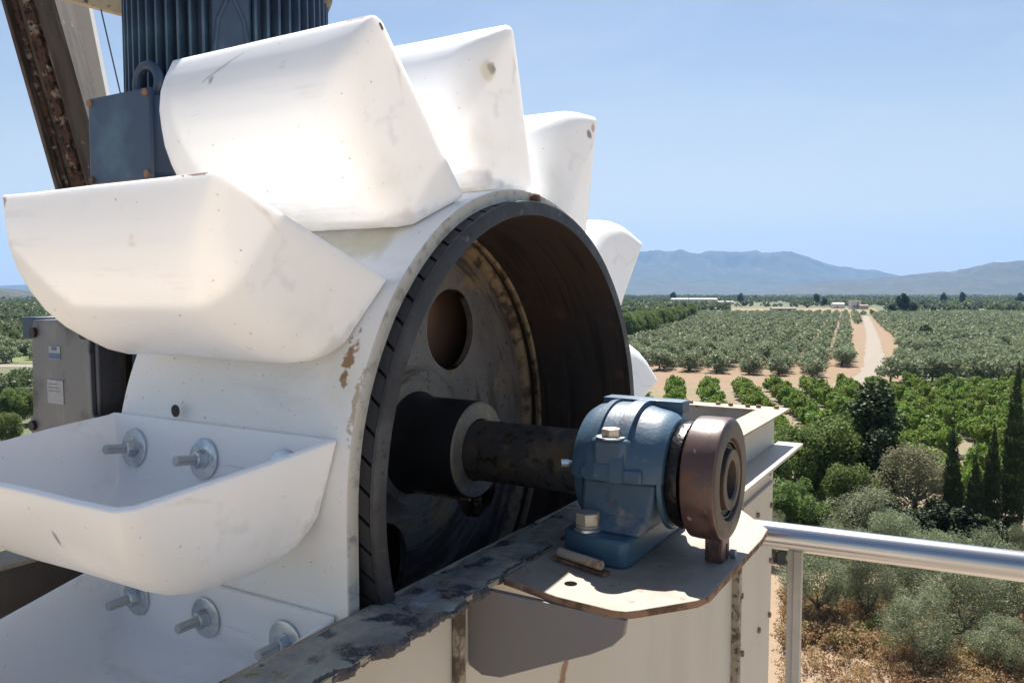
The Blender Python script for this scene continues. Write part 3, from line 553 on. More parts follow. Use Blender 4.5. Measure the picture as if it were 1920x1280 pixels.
for k in range(420):
    d = rg.uniform(262, 620); q = rg.uniform(-120, 90); lp.append(((q-960)/1500.5*d, d)); ls.append(rg.uniform(2.2, 4.2))
for k in range(60):
    d = rg.uniform(120, 165); q = rg.uniform(-120, 90); lp.append(((q-960)/1500.5*d, d)); ls.append(rg.uniform(1.2, 2.2))
tag(scatter_mesh('left_hedges', lp, ls, 'wood', 130, .34, 21, .85), 'dark hedges and wooded slope in the gap at the left edge', 'woodland')
# woodland and hedges of the plain beyond the groves
pts = []; sz_ = []
for k in range(13000):
    d = 600*math.exp(rg.random()*2.0); x = rg.uniform(-.74, .76)*d
    q = 960+1500.5*x/d
    if d < 700 and q > 1240: continue
    if 1370 < q < 1660 and d < 960: continue
    if 1240 < q < 1480 and 1000 < d < 1420: continue
    if 150 < q < 1080 and rg.random() < .8: continue
    if mnoise.noise(Vector((x*.004, d*.004, 0))) < -.2 and rg.random() < .6: continue
    pts.append((x, d)); sz_.append(rg.uniform(2.8, 6.)*(1 if d < 1500 else 1.25))
tag(scatter_mesh('distant_woodland', pts, sz_, 'wood', 40, .62, 70, .8), 'dark hedges and woodland across the distant plain', 'woodland')
# tall dark grove edge left of the olive rows
for i in range(20):
    t = i/19; px = 1166+t*132+rg.uniform(-3, 3); d = 290+t*t*230+t*20
    PX = plant('broad', 'woodland_tree', 'tall dark tree in the wood edge behind the wheel, left of the olive rows', 'tree', polar(px, d), 1.45, 1.25+.2*rg.random(), i, 'trees of the wood edge left of the olive rows', i % 3)
for i in range(26):
    px = rg.uniform(1166, 1310); d = rg.uniform(540, 680) if px > 1240 else rg.uniform(430, 640)
    plant('broad', 'woodland_tree', 'mid green tree in the wood beyond the wheel', 'tree', polar(px, d), 1.3, .9+.2*rg.random(), i+30, 'trees of the wood beyond the wheel', i % 3)
for i, (px, d, s, szz, lb) in enumerate([
    (1692, 640, 1.15, 1.35, 'big dark pine tree beyond the olive grove, right of the white houses'), (1672, 650, .7, .7, 'lower dark pine left of the big one'), (1712, 655, .75, .8, 'lower dark pine right of the big one'),
    (1735, 290, .55, .50, 'round dark tree standing alone in the right olive grove'), (1750, 700, .55, .5, 'dark round tree behind the right olive grove'),
    (1768, 1250, .95, 1.45, 'lone dark treetop on the horizon, left of a pair'), (1803, 1250, .9, 1.5, 'lone dark treetop on the horizon, right of a pair'), (1912, 1200, 1.3, 1.4, 'dark trees on the horizon at the right edge'),
    (1262, 1420, 1.2, 1.5, 'dark tree on the horizon behind the long white shed'), (1388, 1300, 1.1, 1.4, 'dark rounded tree right of the long white shed'), (1530, 1150, .9, 1.3, 'dark tree left of the small white house'), (1545, 1000, .7, 1.0, 'lower dark tree in front of the small white house'),
    (1283, 600, .5, .75, 'dark tree at the near corner of the dry field'), (1730, 900, .8, .7, 'low dark tree far behind the right grove')]):
    plant('pine', 'pine_tree', lb, 'pine tree', polar(px, d), s, szz, i, None, i % 2)
# dry brush on the slope below
bp = []; bs = []
for k in range(1350):
    by = rg.uniform(1120, 1330); px = rg.uniform(1478, 1960)
    edge = 1225+(px-1480)*.09
    if by > edge and px < 1690 and rg.random() < .85: continue
    bp.append(at(px, by)); bs.append(rg.uniform(.3, .75))
tag(scatter_mesh('dry_brush', bp, bs, 'brush', 150, .17, 33, .7), 'brown dry brush and grass on the slope below the railing', 'brush')
bp = []; bs = []
for k in range(900):
    by = rg.uniform(1180, 1300); px = rg.uniform(1478, 1960)
    bp.append(at(px, by)); bs.append(rg.uniform(.06, .18))
tag(scatter_mesh('dry_grass', bp, bs, 'brush', 24, .5, 35, .7, 3), 'low tufts of dry grass on the bare ground', 'grass')

# ------------------------------------------------------------------ far buildings
def house(name, label, px, d, w, dp, h, m='render', roofh=0., roofm='roof', wins=(), rot=0., group=None):
    x, y = polar(px, d); root = thing(name, label, 'building', (x, y, 0), group, mf=False); root.rotation_euler.z = rot
    part('wall', MB().box((x-w/2, y-dp/2, -.2), (x+w/2, y+dp/2, h)), m, root)
    if roofh: part('roof', MB().prism([(y-dp/2-.4, h+.004), (y+dp/2+.4, h+.004), (y, h+roofh)], 0, x-w/2-.4, x+w/2+.4), roofm, root)
    else: part('roof', MB().box((x-w/2-.2, y-dp/2-.2, h+.004), (x+w/2+.2, y+dp/2+.2, h+.35)), roofm, root)
    for (wx, wz, ww, wh) in wins:
        part('window', MB().box((x+wx-ww/2, y-dp/2-.08, wz), (x+wx+ww/2, y-dp/2+.02, wz+wh)), 'opening', root)
    return root
house('long_shed', 'long low white shed on the plain, left of the dark rounded tree', 1300, 1280, 72, 18, 8.5, 'render', 1.2, 'render', [(-30+i*8, 2, 3.2, 3) for i in range(8)])
house('low_annex', 'low pale annex at the right end of the long white shed', 1358, 1270, 26, 14, 4.5, 'render', .8, 'render')
house('white_house', 'small white house left of the flat-roofed one', 1570, 930, 13, 8, 5.5, 'render', 1.5, 'render', [(-2, 1, 1.2, 2)])
house('flat_roofed_house', 'flat-roofed white house with dark openings by the dry field', 1602, 900, 11, 8, 9, 'render', 0, 'render', [(-2, 2, 1.5, 2), (2, 2, 3, 3), (2, 6, 2, 1.6)])
house('low_house', 'low reddish annex right of the flat-roofed house', 1618, 890, 9, 6, 4.2, 'render2', 1., 'roof')
house('farm_ruin', 'low brown farm building with dark openings in the dry field', 1468, 740, 22, 8, 4, 'render2', .5, 'roof', [(-3, .4, 5, 2.6), (5, .4, 4, 2.4)])
for i in range(22):
    px = rg.uniform(1420, 1900); d = rg.uniform(2300, 3300); w_ = rg.uniform(14, 45)
    house('far_building', 'pale low building in the far town under the hills', px, d, w_, 14, rg.uniform(6, 13), 'render' if i % 3 else 'render2', 0, 'roof' if i % 2 else 'render', (), 0, 'buildings of the far town')
up = polar(1291, 900); pr = MB().cyl((up[0], up[1], 0), (up[0], up[1], 17), .35, .25, 8).box((up[0]-1.5, up[1]-.1, 15.8), (up[0]+1.5, up[1]+.1, 16.1))
single('utility_pole', pr, 'pole', 'thin utility pole standing in front of the long white shed', 'pole', (up[0], up[1], 0), mf=False)

#@@MACHINE
# ------------------------------------------------------------------ elevator casing (machine frame from here on)
TOPZ = -.105
cas = thing('elevator_casing', 'beige sheet-metal casing open at the top around the wheel', 'casing', (0, 0, -1.4))
# right-hand wall as separate sheets
part('side_panel', MB().box((.020, -.72, -1.4), (.028, .935, TOPZ)), 'wall', cas)
part('side_panel', MB().box((.020, .950, -.706), (.030, 1.345, TOPZ)), 'wall', cas, .001)
part('side_panel', MB().box((.020, .950, -1.4), (.0275, 1.345, -.710)), 'wall', cas, .001)
part('joint_strip', MB().box((.018, .930, -1.4), (.046, .955, TOPZ-.002)), 'strip', cas, .002)
part('joint_strip', MB().box((.0285, -.262, -1.4), (.036, -.243, TOPZ-.001)), 'strip', cas, .002)
part('end_panel', MB().box((-.5, 1.337, -1.4), (.0195, 1.345, TOPZ)), 'wall_grey', cas)
part('side_panel', MB().box((-.508, -.72, -1.4), (-.5, 1.345, TOPZ)), 'wall_in', cas)
part('end_panel', MB().box((-.5, -.728, -1.4), (.0195, -.72, -1.4+.9)), 'wall_in', cas)
def flange_mb(a0, a1, h0, h1, z0=TOPZ, z1=-.100, n=60, jag=.002, along='h'):
    mb = MB(); vs = []; L_ = n+1
    for i in range(L_):
        t = i/n
        if along == 'h':
            h_ = h0+(h1-h0)*t; j0 = a0+jag*nz(h_*40, 1.3); j1 = a1+jag*nz(h_*40, 7.7)
            vs += [(j0, h_, z0), (j1, h_, z0), (j1, h_, z1), (j0, h_, z1)]
        else:
            a_ = a0+(a1-a0)*t; j0 = h0+jag*nz(a_*40, 1.3); j1 = h1+jag*nz(a_*40, 7.7)
            vs += [(a_, j1, z0), (a_, j0, z0), (a_, j0, z1), (a_, j1, z1)]
    fs = [(i*4+k, i*4+(k+1) % 4, (i+1)*4+(k+1) % 4, (i+1)*4+k) for i in range(n) for k in range(4)]+[(0, 3, 2, 1), (n*4, n*4+1, n*4+2, n*4+3)]
    return mb.add(vs, fs)
part('top_flange', flange_mb(-.017, .061, -.72, 1.325), 'flange', cas)
part('top_flange', flange_mb(-.54, .061, 1.326, 1.400, jag=.003, along='a'), 'flange', cas)
part('top_flange', flange_mb(-.545, -.482, -.72, 1.325), 'flange', cas)
# lumpy sealant bed on the near flange
mb = MB(); n = 900; vs = []; cross = 10
for i in range(n+1):
    h_ = -.72+1.05*i/n; jag = 1. if h_ < -.20 else .45
    ai = -.019+.004*nz(h_*22, 3.)+.002*nz(h_*70, 5.)
    st = max(-1, min(1, nz(h_*21, 11.)*9))
    ao = .060+jag*(.006*nz(h_*8, 9.)+.0055*st+.0035*nz(h_*75, 1.)+.0022*nz(h_*190, 4.)+.0012*nz(h_*400, 8.))+(.004 if h_ < -.2 else 0)
    if h_ > -.20: ao = min(ao, .060)
    for j in range(cross):
        t = j/(cross-1); a_ = ai+(ao-ai)*min(1, t/.8) if t < .8 else ao+.0015*(1-t)/.2
        z_ = -.0975+.0035*nz(h_*30, a_*60, 2.)+.0018*nz(h_*90, a_*150, 6.)
        if j == 0: z_ = -.106
        if t > .8: z_ = -.0975-(t-.8)/.2*(.010+.007*nz(h_*25, 4.)+.004*nz(h_*120, 8.)); a_ += .0025*nz(h_*150, t*9, 3.)
        vs.append((a_, h_, z_))
fs = [(i*cross+j, i*cross+j+1, (i+1)*cross+j+1, (i+1)*cross+j) for i in range(n) for j in range(cross-1)]
mb.add(vs, fs); mb.mi = [1 if (k % (cross-1)) >= cross-3 else 0 for k in range(len(fs))]
part('sealant_bead', mb, ['sealant', 'sealant_edge'], cas, label='cracked grey and black sealant smeared along the flange', fix=False)
part('ledge', MB().prism([(.030, -.200), (.100, -.200), (.100, -.206), (.030, -.214)], 1, .30, 1.40) if False else MB().add(
    [(.0305, .30, -.199), (.100, .30, -.199), (.100, .30, -.207), (.0305, .30, -.207), (.0305, 1.40, -.199), (.100, 1.40, -.199), (.100, 1.40, -.207), (.0305, 1.40, -.207)],
    [(0, 3, 2, 1), (4, 5, 6, 7), (0, 1, 5, 4), (1, 2, 6, 5), (2, 3, 7, 6), (3, 0, 4, 7)]), 'wall', cas, .001)
part('stiffener_bar', MB().box((.0305, .985, -.306), (.040, 1.325, -.299)), 'wall', cas, .001)
for (h_, z_) in [(1.289, -.270), (1.322, -.371), (1.322, -.531), (1.322, -.690), (1.005, -.529), (1.199, -.690), (1.021, -.685), (1.162, -.361)]:
    part('screw', MB().cyl((.0303, h_, z_), (.0365, h_, z_), .0085, n=6), 'rust_edge', cas, .001)
for (a_, h_) in [(-.05, 1.362), (-.02, 1.366), (-.22, 1.36), (-.10, 1.362), (.03, 1.37), (-.14, 1.37)]:
    part('bolt', MB().cyl((a_, h_, -.0995), (a_, h_, -.092), .008, n=6), 'rust_edge', cas)
dk = thing('bounce_platform', 'unseen steel platform at the near side of the casing, added to bounce light', 'platform', (0, -1.5, -1.42))
part('deck', MB().box((-1.4, -2.4, -1.42), (2.0, -.735, -1.39)), 'deckm', dk)  # deck out of view, added to throw light up onto the wheel
part('deck_edge', MB().box((-1.4, -2.43, -1.42), (2.0, -2.402, -1.27)), 'galv', dk)
for a_ in (-1.3, 1.9): part('leg', MB().box((a_-.05, -2.38, -17.75), (a_+.05, -2.28, -1.422)), 'galv', dk)
# trunk legs of the elevator down to the ground (they carry the head)
for a0, a1, h0, h1 in ((-.5, .02, -.70, -.12), (-.5, .02, .20, .80)):
    part('casing_leg', MB().box((a0+.01, h0, -17.75), (a1-.01, h1, -1.402)), 'wall', cas)

# ------------------------------------------------------------------ support plate with gusset
brk = thing('support_bracket', 'cream painted steel bracket plate with rusty edge carrying the blue bearing', 'bracket', (.06, 0, -.12))
def plate_mb(poly, z0, z1):
    mb = MB(); n = len(poly); mb.add([(p[0], p[1], z1) for p in poly], [tuple(range(n))]); mb.cur = 1
    mb.add([(p[0], p[1], z0) for p in poly]+[(p[0], p[1], z1) for p in poly], [tuple(range(n-1, -1, -1))]+[(i, (i+1) % n, n+(i+1) % n, n+i) for i in range(n)]); return mb
poly = [(.0625, -.205), (.09, -.212), (.143, -.226), (.212, -.230), (.226, -.226), (.236, -.216), (.281, -.158), (.288, -.135), (.289, .10), (.285, .150), (.225, .236), (.0625, .236)]
part('plate', plate_mb(poly, -.1085, -.0998), ['cream', 'rust_edge'], brk, .0012)
g = [(.030, -.108), (.030, -.203), (.048, -.211), (.073, -.208), (.142, -.175), (.187, -.154), (.212, -.139), (.224, -.126), (.227, -.108)]
part('gusset', MB().prism([(p[1], p[0]) for p in g], 1, -.229, -.221), ['gusset'], brk, .001)
part('gusset', MB().prism([(p[1], p[0]) for p in g], 1, .221, .229), ['gusset'], brk, .001)
part('slot', MB().rev([(-.0994, .0), (-.0994, .0075)], (.140, -.183, 0), 2, 20), 'holeblack', brk)

# ------------------------------------------------------------------ drive pulley
pul = thing('drive_pulley', 'big black rubber-lagged drive pulley with dark hub and shaft', 'pulley', (0, 0, 0))
RR = .36; RI = .3415
part('shell', MB().rev([(-.001, RI), (-.42, RI), (-.42, .3535), (-.001, .3535)], n=160, close=True), 'shell', pul)
part('rim', MB().rev([(0, RI-.0008), (.0, .3575), (-.0015, .360), (-.006, .3602), (-.0065, .3537), (-.0008, .3537), (-.0012, RI-.0008)], n=200, close=True, wob=.0012), 'rim', pul)
NP = 72
padm = MB(); da = 2*math.pi/NP; vs = []; npad = 5
for a_, sh in ((-.0068, -.014), (-.0225, .014), (-.060, .05), (-.41, .05)):
    for j in range(npad):
        t = -da*.43+da*.86*j/(npad-1)+sh
        vs += [(a_, -.354*math.cos(t), .354*math.sin(t)), (a_, -.360*math.cos(t), .360*math.sin(t))]
fs = []
for i in range(3):
    for j in range(npad-1):
        b = (i*npad+j)*2; c_ = ((i+1)*npad+j)*2; fs += [(b+1, b+3, c_+3, c_+1)]
    b = i*npad*2; c_ = (i+1)*npad*2; fs.append((b, b+1, c_+1, c_)); b += (npad-1)*2; c_ += (npad-1)*2; fs.append((b+1, b, c_, c_+1))
for j in range(npad-1): b = j*2; fs.append((b, b+2, b+3, b+1))
padm.add(vs, fs); pme = mesh_of('rubber_pad', padm, 'rubber', True)
for k in range(NP):
    o = bpy.data.objects.new('rubber_pad', pme); COL.objects.link(o); o.parent = pul; o.rotation_euler = (-(k+.35)*da, 0, 0)
# web disc with four lightening holes
bm = bmesh.new(); hc = []
for k in range(4):
    t = R(118.5+90*k); hc.append((-.197*math.cos(t), .197*math.sin(t)))
def grid_web():
    mb = MB(); hr = .068
    # disc tessellated in polar rings, quads inside a hole dropped, hole lined afterwards
    return mb
outer = [(RI*math.cos(i/120*2*math.pi), RI*math.sin(i/120*2*math.pi)) for i in range(120)]
edges = []; vl = []
def loop(pts, x):
    v_ = [bm.verts.new((x, p[0], p[1])) for p in pts]
    return [bm.edges.new((v_[i], v_[(i+1) % len(v_)])) for i in range(len(v_))]
es = loop(outer, -.22)
for (hy, hz_) in hc: es += loop([(hy+.068*math.cos(i/48*2*math.pi), hz_+.068*math.sin(i/48*2*math.pi)) for i in range(48)], -.22)
bmesh.ops.triangle_fill(bm, use_beauty=True, edges=es)
wme = bpy.data.meshes.new('web'); r_ = bmesh.ops.extrude_face_region(bm, geom=list(bm.faces))
bmesh.ops.translate(bm, vec=(-.012, 0, 0), verts=[v for v in r_['geom'] if isinstance(v, bmesh.types.BMVert)])
bmesh.ops.recalc_face_normals(bm, faces=bm.faces); bm.to_mesh(wme); bm.free(); wme.materials.append(M['web'])
o = bpy.data.objects.new('web', wme); COL.objects.link(o); o.parent = pul
for (hy, hz_) in hc:
    part('hole_rim', MB().rev([(-.2195, .0680), (-.2195, .0665), (-.232, .0665), (-.232, .0680)], (0, hy, hz_), 0, 48, close=True), 'hole_edge', pul)
part('weld_bead', MB().rev([(-.2195, RI-.014), (-.213, RI-.011), (-.206, RI-.003), (-.204, RI+.0005)], n=140, wob=.006), 'weld', pul)
part('weld_bead', MB().rev([(-.195, RI-.0012), (-.192, RI-.006), (-.186, RI-.006), (-.183, RI-.0012)], n=140, wob=.005), 'weld', pul)
part('lit_interior_disc', MB().rev([(-.30, .0), (-.30, RI-.002)], n=90), 'lit_inside', pul)  # added disc; its lighter brown stands in for the lit drum interior
part('hub', MB().rev([(-.2195, .080), (-.216, .077), (-.212, .0745), (-.19, .0730), (-.109, .0725), (-.106, .0715)], n=80), 'hub', pul)
part('hub_face', MB().rev([(-.1058, .0716), (-.1035, .0690), (-.1030, .0465), (-.106, .0455)], n=80), 'hub_face', pul, label='dusty grey end face of the hub')
part('hub_bead', MB().cyl((-.215, -.012, -.0732), (-.112, -.012, -.0732), .0035, n=8), 'weld', pul)
part('shaft', MB().rev([(-.75, .0), (-.75, .0445), (.09, .0445), (.2, .040), (.262, .036), (.262, .0)], n=64), 'shaft', pul)
part('set_screw', MB().cyl((-.115, .008, -.074), (-.115, .008, -.098), .0105, n=6).cyl((-.115, .008, -.098), (-.115, .008, -.104), .006, n=12), 'seal', pul, .001)

# ------------------------------------------------------------------ belt
blt = thing('elevator_belt', 'white speckled elevator belt wrapped over the pulley', 'belt', (-.2, 0, 0))
T0, T1 = .3602, .3765; prof = []
n = 90
path = [(-1, -1.35)]+[(-1, -1.0+.1*i) for i in range(10)]
mb = MB(); secs = []
for z_ in np.linspace(-1.35, -.02, 16): secs.append((( -1., 0.), z_))
for i in range(n+1): t = math.pi*i/n; secs.append(((-math.cos(t), math.sin(t)), 0.))
for z_ in np.linspace(-.02, -1.35, 16): secs.append(((1., 0.), z_))
BE = -.0215; BF = -.412
for ((c_, s_), z_) in secs:
    e = .0006*nz(c_*6, s_*6, z_*8)
    for (a_, r__) in ((BE+e, T0), (BE+e, T1-.001), (BE-.0015+e, T1), (BF, T1), (BF, T0)): mb.v.append((a_, c_*r__, s_*r__+z_))
for i in range(len(secs)-1):
    for j in range(5):
        k = (j+1) % 5; mb.f.append((i*5+j, i*5+k, (i+1)*5+k, (i+1)*5+j)); mb.mi.append(1 if j in (0, 1) else 0)
part('belt_carcass', mb, ['belt', 'belt_edge'], blt)
part('splice_lump', MB().rev([(-.0208, 0), (-.0208, .006), (-.016, .0085), (-.010, .006), (-.008, 0)], (0, .013, .3665), 0, 14), 'rust_edge', blt)
part('bolt_hole', MB().cyl((-.293, -.3764, .092), (-.293, -.3772, .092), .0075, n=16), 'darkgap', blt)

# ------------------------------------------------------------------ buckets
def bucket_mesh(seed, sag=0.):
    P = [(0, .038), (0, .018), (0, 0), (0, -.022), (0, -.044), (.004, -.060), (.015, -.077), (.034, -.091), (.060, -.101), (.092, -.1065), (.120, -.108), (.146, -.105), (.170, -.096), (.191, -.081), (.209, -.062), (.222, -.041), (.230, -.024), (.236, -.011)]
    P = [Vector((p[0], p[1])) for p in P]; N_ = len(P); A = P[0]; B = P[-1]; ml = (B-A).normalized()
    nrm = []
    for i in range(N_):
        t = (P[min(i+1, N_-1)]-P[max(i-1, 0)]).normalized(); q = Vector((-t.y, t.x)); nrm.append(q)
    cen = Vector((.11, 0))
    nrm = [q if q.dot(cen-p) > 0 else -q for q, p in zip(nrm, P)]; nrm[0] = ml.copy(); nrm[-1] = -ml
    def rr(i):
        if i <= 4: return .009
        t = min(1, (i-4)/5); r0 = .009+(.038-.009)*t
        return r0 if i < N_-6 else r0+(.013-r0)*((i-(N_-6))/5.)**.8
    def Wd(v): return .192-.235*(.038-v)
    cols = []; NA = 6
    capcols = []
    for c in range(0, 5):          # flat end wall from mouth line to inset profile
        row = []
        for i in range(N_):
            ins = P[i]+nrm[i]*rr(i); t = max(0, min(1, (ins-A).dot(ml)/(B-A).length)); mo = A+(B-A)*t
            if i in (0, N_-1): mo = ins
            q = mo.lerp(ins, c/5.); row.append((Wd(q.y)-.0, q.x, q.y))
        capcols.append(row)
    for c in range(NA+1):
        al = math.pi/2*(1-c/NA); row = []
        for i in range(N_):
            r0 = rr(i); q = P[i]+nrm[i]*r0*(1-math.cos(al)); row.append((Wd(P[i].y+nrm[i].y*r0*(1-math.cos(al)))-r0*(1-math.sin(al)), q.x, q.y))
        capcols.append(row)
    mid = []
    for f_ in (.66, .33, 0.):
        mid.append([(capcols[-1][i][0]*f_, P[i].x, P[i].y) for i in range(N_)])
    cols = [[(-x, u, v) for (x, u, v) in row] for row in capcols+mid]+[row for row in (mid[-2::-1] if False else [m for m in mid[1::-1]])]+[row for row in capcols[::-1]]
    vs = [p for row in cols for p in row]; nc = len(cols)
    vs = [(x+.0010*nz(x*14+seed, u*14, v*14), u+(.0016*nz(x*9, u*9+seed, v*12) if u > .01 else 0), v+(.0016*nz(x*9+5, u*9, v*12+seed) if u > .01 else 0)) for (x, u, v) in vs]
    vs = [(x, u, v-sag*max(0, 1-((x-.02)/.185)**2)*max(0, (u-.17)/.058)*max(0, min(1, (v+.07)/.05))) for (x, u, v) in vs]
    fs = [(c*N_+i, c*N_+i+1, (c+1)*N_+i+1, (c+1)*N_+i) for c in range(nc-1) for i in range(N_-1)]
    me = bpy.data.meshes.new('bucket_shell'); me.from_pydata(vs, [], fs)
    bm = bmesh.new(); bm.from_mesh(me); bmesh.ops.remove_doubles(bm, verts=bm.verts, dist=2e-4); bmesh.ops.dissolve_degenerate(bm, dist=1e-5, edges=bm.edges)
    bmesh.ops.recalc_face_normals(bm, faces=bm.faces)
    # make normals point outwards (away from the bucket's inside)
    s_ = sum(f.normal.dot(f.calc_center_median()-Vector((0, .1, 0)))*f.calc_area() for f in bm.faces)
    if s_ < 0: bmesh.ops.reverse_faces(bm, faces=bm.faces)
    bm.to_mesh(me); bm.free(); me.materials.append(M['plastic'])
    me.polygons.foreach_set('use_smooth', [True]*len(me.polygons)); me.update(); return me
STAIN = {1: 'plastic_lip', 3: 'plastic_stain1', 4: 'plastic_stain2', 0: 'plastic_scuff', 2: 'plastic_scratch'}
BR = T1+.0006
AM = -.2275
def bucket_matrix(phi_deg):
    if phi_deg >= 0 and phi_deg <= 180:
        t = R(phi_deg); base = Vector((AM, -BR*math.cos(t), BR*math.sin(t))); u = Vector((0, -math.cos(t), math.sin(t))); v = Vector((0, math.sin(t), math.cos(t)))
    elif phi_deg < 0:
        base = Vector((AM, -BR, R(phi_deg)*BR)); u = Vector((0, -1, 0)); v = Vector((0, 0, 1))
    else:
        base = Vector((AM, BR, -R(phi_deg-180)*BR)); u = Vector((0, 1, 0)); v = Vector((0, 0, -1))
    m = Matrix(((-1, u.x, v.x, base.x), (0, u.y, v.y, base.y), (0, u.z, v.z, base.z), (0, 0, 0, 1)))
    return MF @ m
def make_bucket(k, label):
    root = bpy.data.objects.new('elevator_bucket', None); COL.objects.link(root); root.matrix_world = bucket_matrix(6.4+28.3*k)
    tag(root, label, 'bucket', 'white buckets bolted to the belt')
    bme = bucket_mesh(k*3.7, .0)
    if k in STAIN: bme.materials[0] = M[STAIN[k]]
    o = bpy.data.objects.new('bucket_shell', bme); COL.objects.link(o); o.parent = root
    s = o.modifiers.new('wall', 'SOLIDIFY'); s.thickness = .0075; s.offset = -1; s.use_even_offset = True
    b = o.modifiers.new('edge', 'BEVEL'); b.width = .0018; b.segments = 2; b.limit_method = 'ANGLE'; b.angle_limit = R(50)
    return root, o
BM_ = {}
def bolt_meshes():
    w_ = MB().rev([(.0, .0235), (.0022, .0235), (.0028, .0225), (.0028, .0072)], (0, 0, 0), 1, 40)
    w_.rev([(.0, .0072), (.0028, .0072)], (0, 0, 0), 1, 40)
    BM_['washer'] = mesh_of('washer', w_, 'zinc')
    nn = MB()
    nn.prism([(.0105*math.cos(R(60*i+12)), .0105*math.sin(R(60*i+12))) for i in range(6)], 1, .0045, .0125); nn.cyl((0, .0028, 0), (0, .0047, 0), .0115, n=24)
    nn.cyl((0, .0125, 0), (0, .0145, 0), .0086, .0070, n=20)
    BM_['nut'] = mesh_of('nut', nn, 'zinc')
    s_ = MB(); pr_ = []
    t = .003
    while t < .038: pr_ += [(t, .0052), (t+.0006, .0058)]; t += .0012
    pr_ += [(.0385, .0052), (.0395, .0045), (.0395, 0)]
    s_.rev(pr_, (0, 0, 0), 1, 20); BM_['stud'] = mesh_of('stud', s_, 'zinc_dull')
bolt_meshes()
blabels = {0: 'white bucket at axle height with its mouth open upward and two bolts showing inside', 1: 'white bucket above the open one, seen from below, reaching the left edge',
           2: 'large white bucket at the top left in front of the motor', 3: 'white bucket near the top of the wheel with one brown stain at its corner', 4: 'white bucket just right of the top with two small brown marks',
           5: 'white bucket on the right slope of the wheel above the mountains', 6: 'small visible tip of a white bucket behind the bearing', 7: 'white bucket turned downward inside the casing on the far side',
           -1: 'lowest white bucket with three bolts showing, behind the sealant strip', -2: 'white bucket deep in the casing below the lowest visible one'}
for k in range(-2, 8):
    root, sh = make_bucket(k, blabels[k])
    for bx in (-.1225, .0075, .1375):
        wsh = bpy.data.objects.new('bolt', BM_['washer']); COL.objects.link(wsh); wsh.parent = root; wsh.location = (bx, .0082, -.002)
        wsh.rotation_euler = (0, random.uniform(0, 6), 0)
        for nm in ('nut', 'stud'):
            q = bpy.data.objects.new(nm, BM_[nm]); COL.objects.link(q); q.parent = wsh
    spots = []
    if k == 3: spots = [(-.120, .205, -.045, .0085)]
    if k == 4: spots = [(-.150, .205, -.045, .008), (-.150, .213, -.030, .005)]

# ------------------------------------------------------------------ bearing block
br = thing('bearing_block', 'blue split bearing housing bolted to the cream plate around the shaft', 'bearing housing', (.13, 0, -.0998))
foot = [(.084, -.090), (.100, -.1035), (.120, -.1085), (.150, -.112), (.172, -.112), (.179, -.104), (.179, .104), (.172, .112), (.150, .112), (.120, .1085), (.100, .1035), (.084, .090)]
part('foot', MB().prism(foot, 2, -.0997, -.066), 'blue', br, .004)
# lower body: tapering saddle
mb = MB(); A_ = [(.094, .078, .074), (.205, .078, .074)]
lo = [(.094, -.088), (.186, -.088), (.186, .088), (.094, .088)]; hi = [(.100, -.070), (.200, -.070), (.200, .070), (.100, .070)]
mid_ = [(.098, -.072), (.192, -.072), (.192, .072), (.098, .072)]
vs = [(p[0], p[1], -.0662) for p in lo]+[(p[0], p[1], -.045) for p in mid_]+[(p[0], p[1], -.0012) for p in hi]
mb.add(vs, [(3, 2, 1, 0), (8, 9, 10, 11)]+[(r0*4+i, r0*4+(i+1) % 4, (r0+1)*4+(i+1) % 4, (r0+1)*4+i) for r0 in (0, 1) for i in range(4)])
part('lower_housing', mb, 'blue_worn', br, .006, seg=3)
part('side_ring', MB().rev([(.200, .0), (.200, .072), (.206, .070), (.206, .0)], n=60), 'blue', br, .001)
part('side_ring', MB().rev([(.094, .0), (.088, .070), (.0995, .076), (.0995, .0)], n=60, close=False), 'blue', br)
# cap: half barrel with raised bands
capp = [(.0835, .046), (.0845, .070), (.088, .078), (.096, .083), (.112, .085), (.1125, .0895), (.122, .091), (.1225, .0875), (.146, .0880), (.1465, .0915), (.163, .0915), (.1635, .0850), (.178, .0815), (.190, .0795), (.200, .0765), (.207, .071), (.209, .060), (.209, .046)]
capo = MB().rev(capp, n=48, a0=0, a1=math.pi)
capo.add([(p[0], p[1]*sg, 0) for sg in (1, -1) for p in capp]+[(.0835, 0, 0), (.209, 0, 0)], [tuple(range(len(capp))), tuple(range(2*len(capp)-1, len(capp)-1, -1))])
part('cap', capo, 'blue', br)
part('joint_flange', MB().box((.104, -.0865, -.0010), (.186, -.0700, .0165)), 'blue', br, .003)
part('joint_flange', MB().box((.104, .0700, -.0010), (.186, .0865, .0165)), 'blue', br, .003)
part('bolt_boss', MB().prism([(.122, -.0865), (.162, -.0865), (.168, -.076), (.168, -.058), (.116, -.058), (.116, -.076)], 2, .0168, .0521), 'blue', br, .005)
for sg in (-1, 1):
    b_ = part('cap_bolt', MB().cyl((.142, sg*.076, .0522), (.142, sg*.076, .0545), .019, n=28), 'zinc', br, .0005)
    part('bolt_head', MB().cyl((.142, sg*.076, .0545), (.142, sg*.076, .0645), .0125, n=6), 'bolt_rust', b_, .001)
for sg in (-1, 1):
    b_ = part('foot_bolt', MB().cyl((.115, sg*.084, -.0658), (.115, sg*.084, -.062), .0195, n=28), 'zinc', br, .0005)
    part('bolt_head', MB().cyl((.115, sg*.084, -.0619), (.115, sg*.084, -.0590), .016, n=24).cyl((.115, sg*.084, -.0589), (.115, sg*.084, -.0430), .0165, n=6), 'bolt_rust', b_, .002)
part('top_plate', MB().box((.090, .016, .074), (.203, .046, .0905)), 'blue', br, .0015)
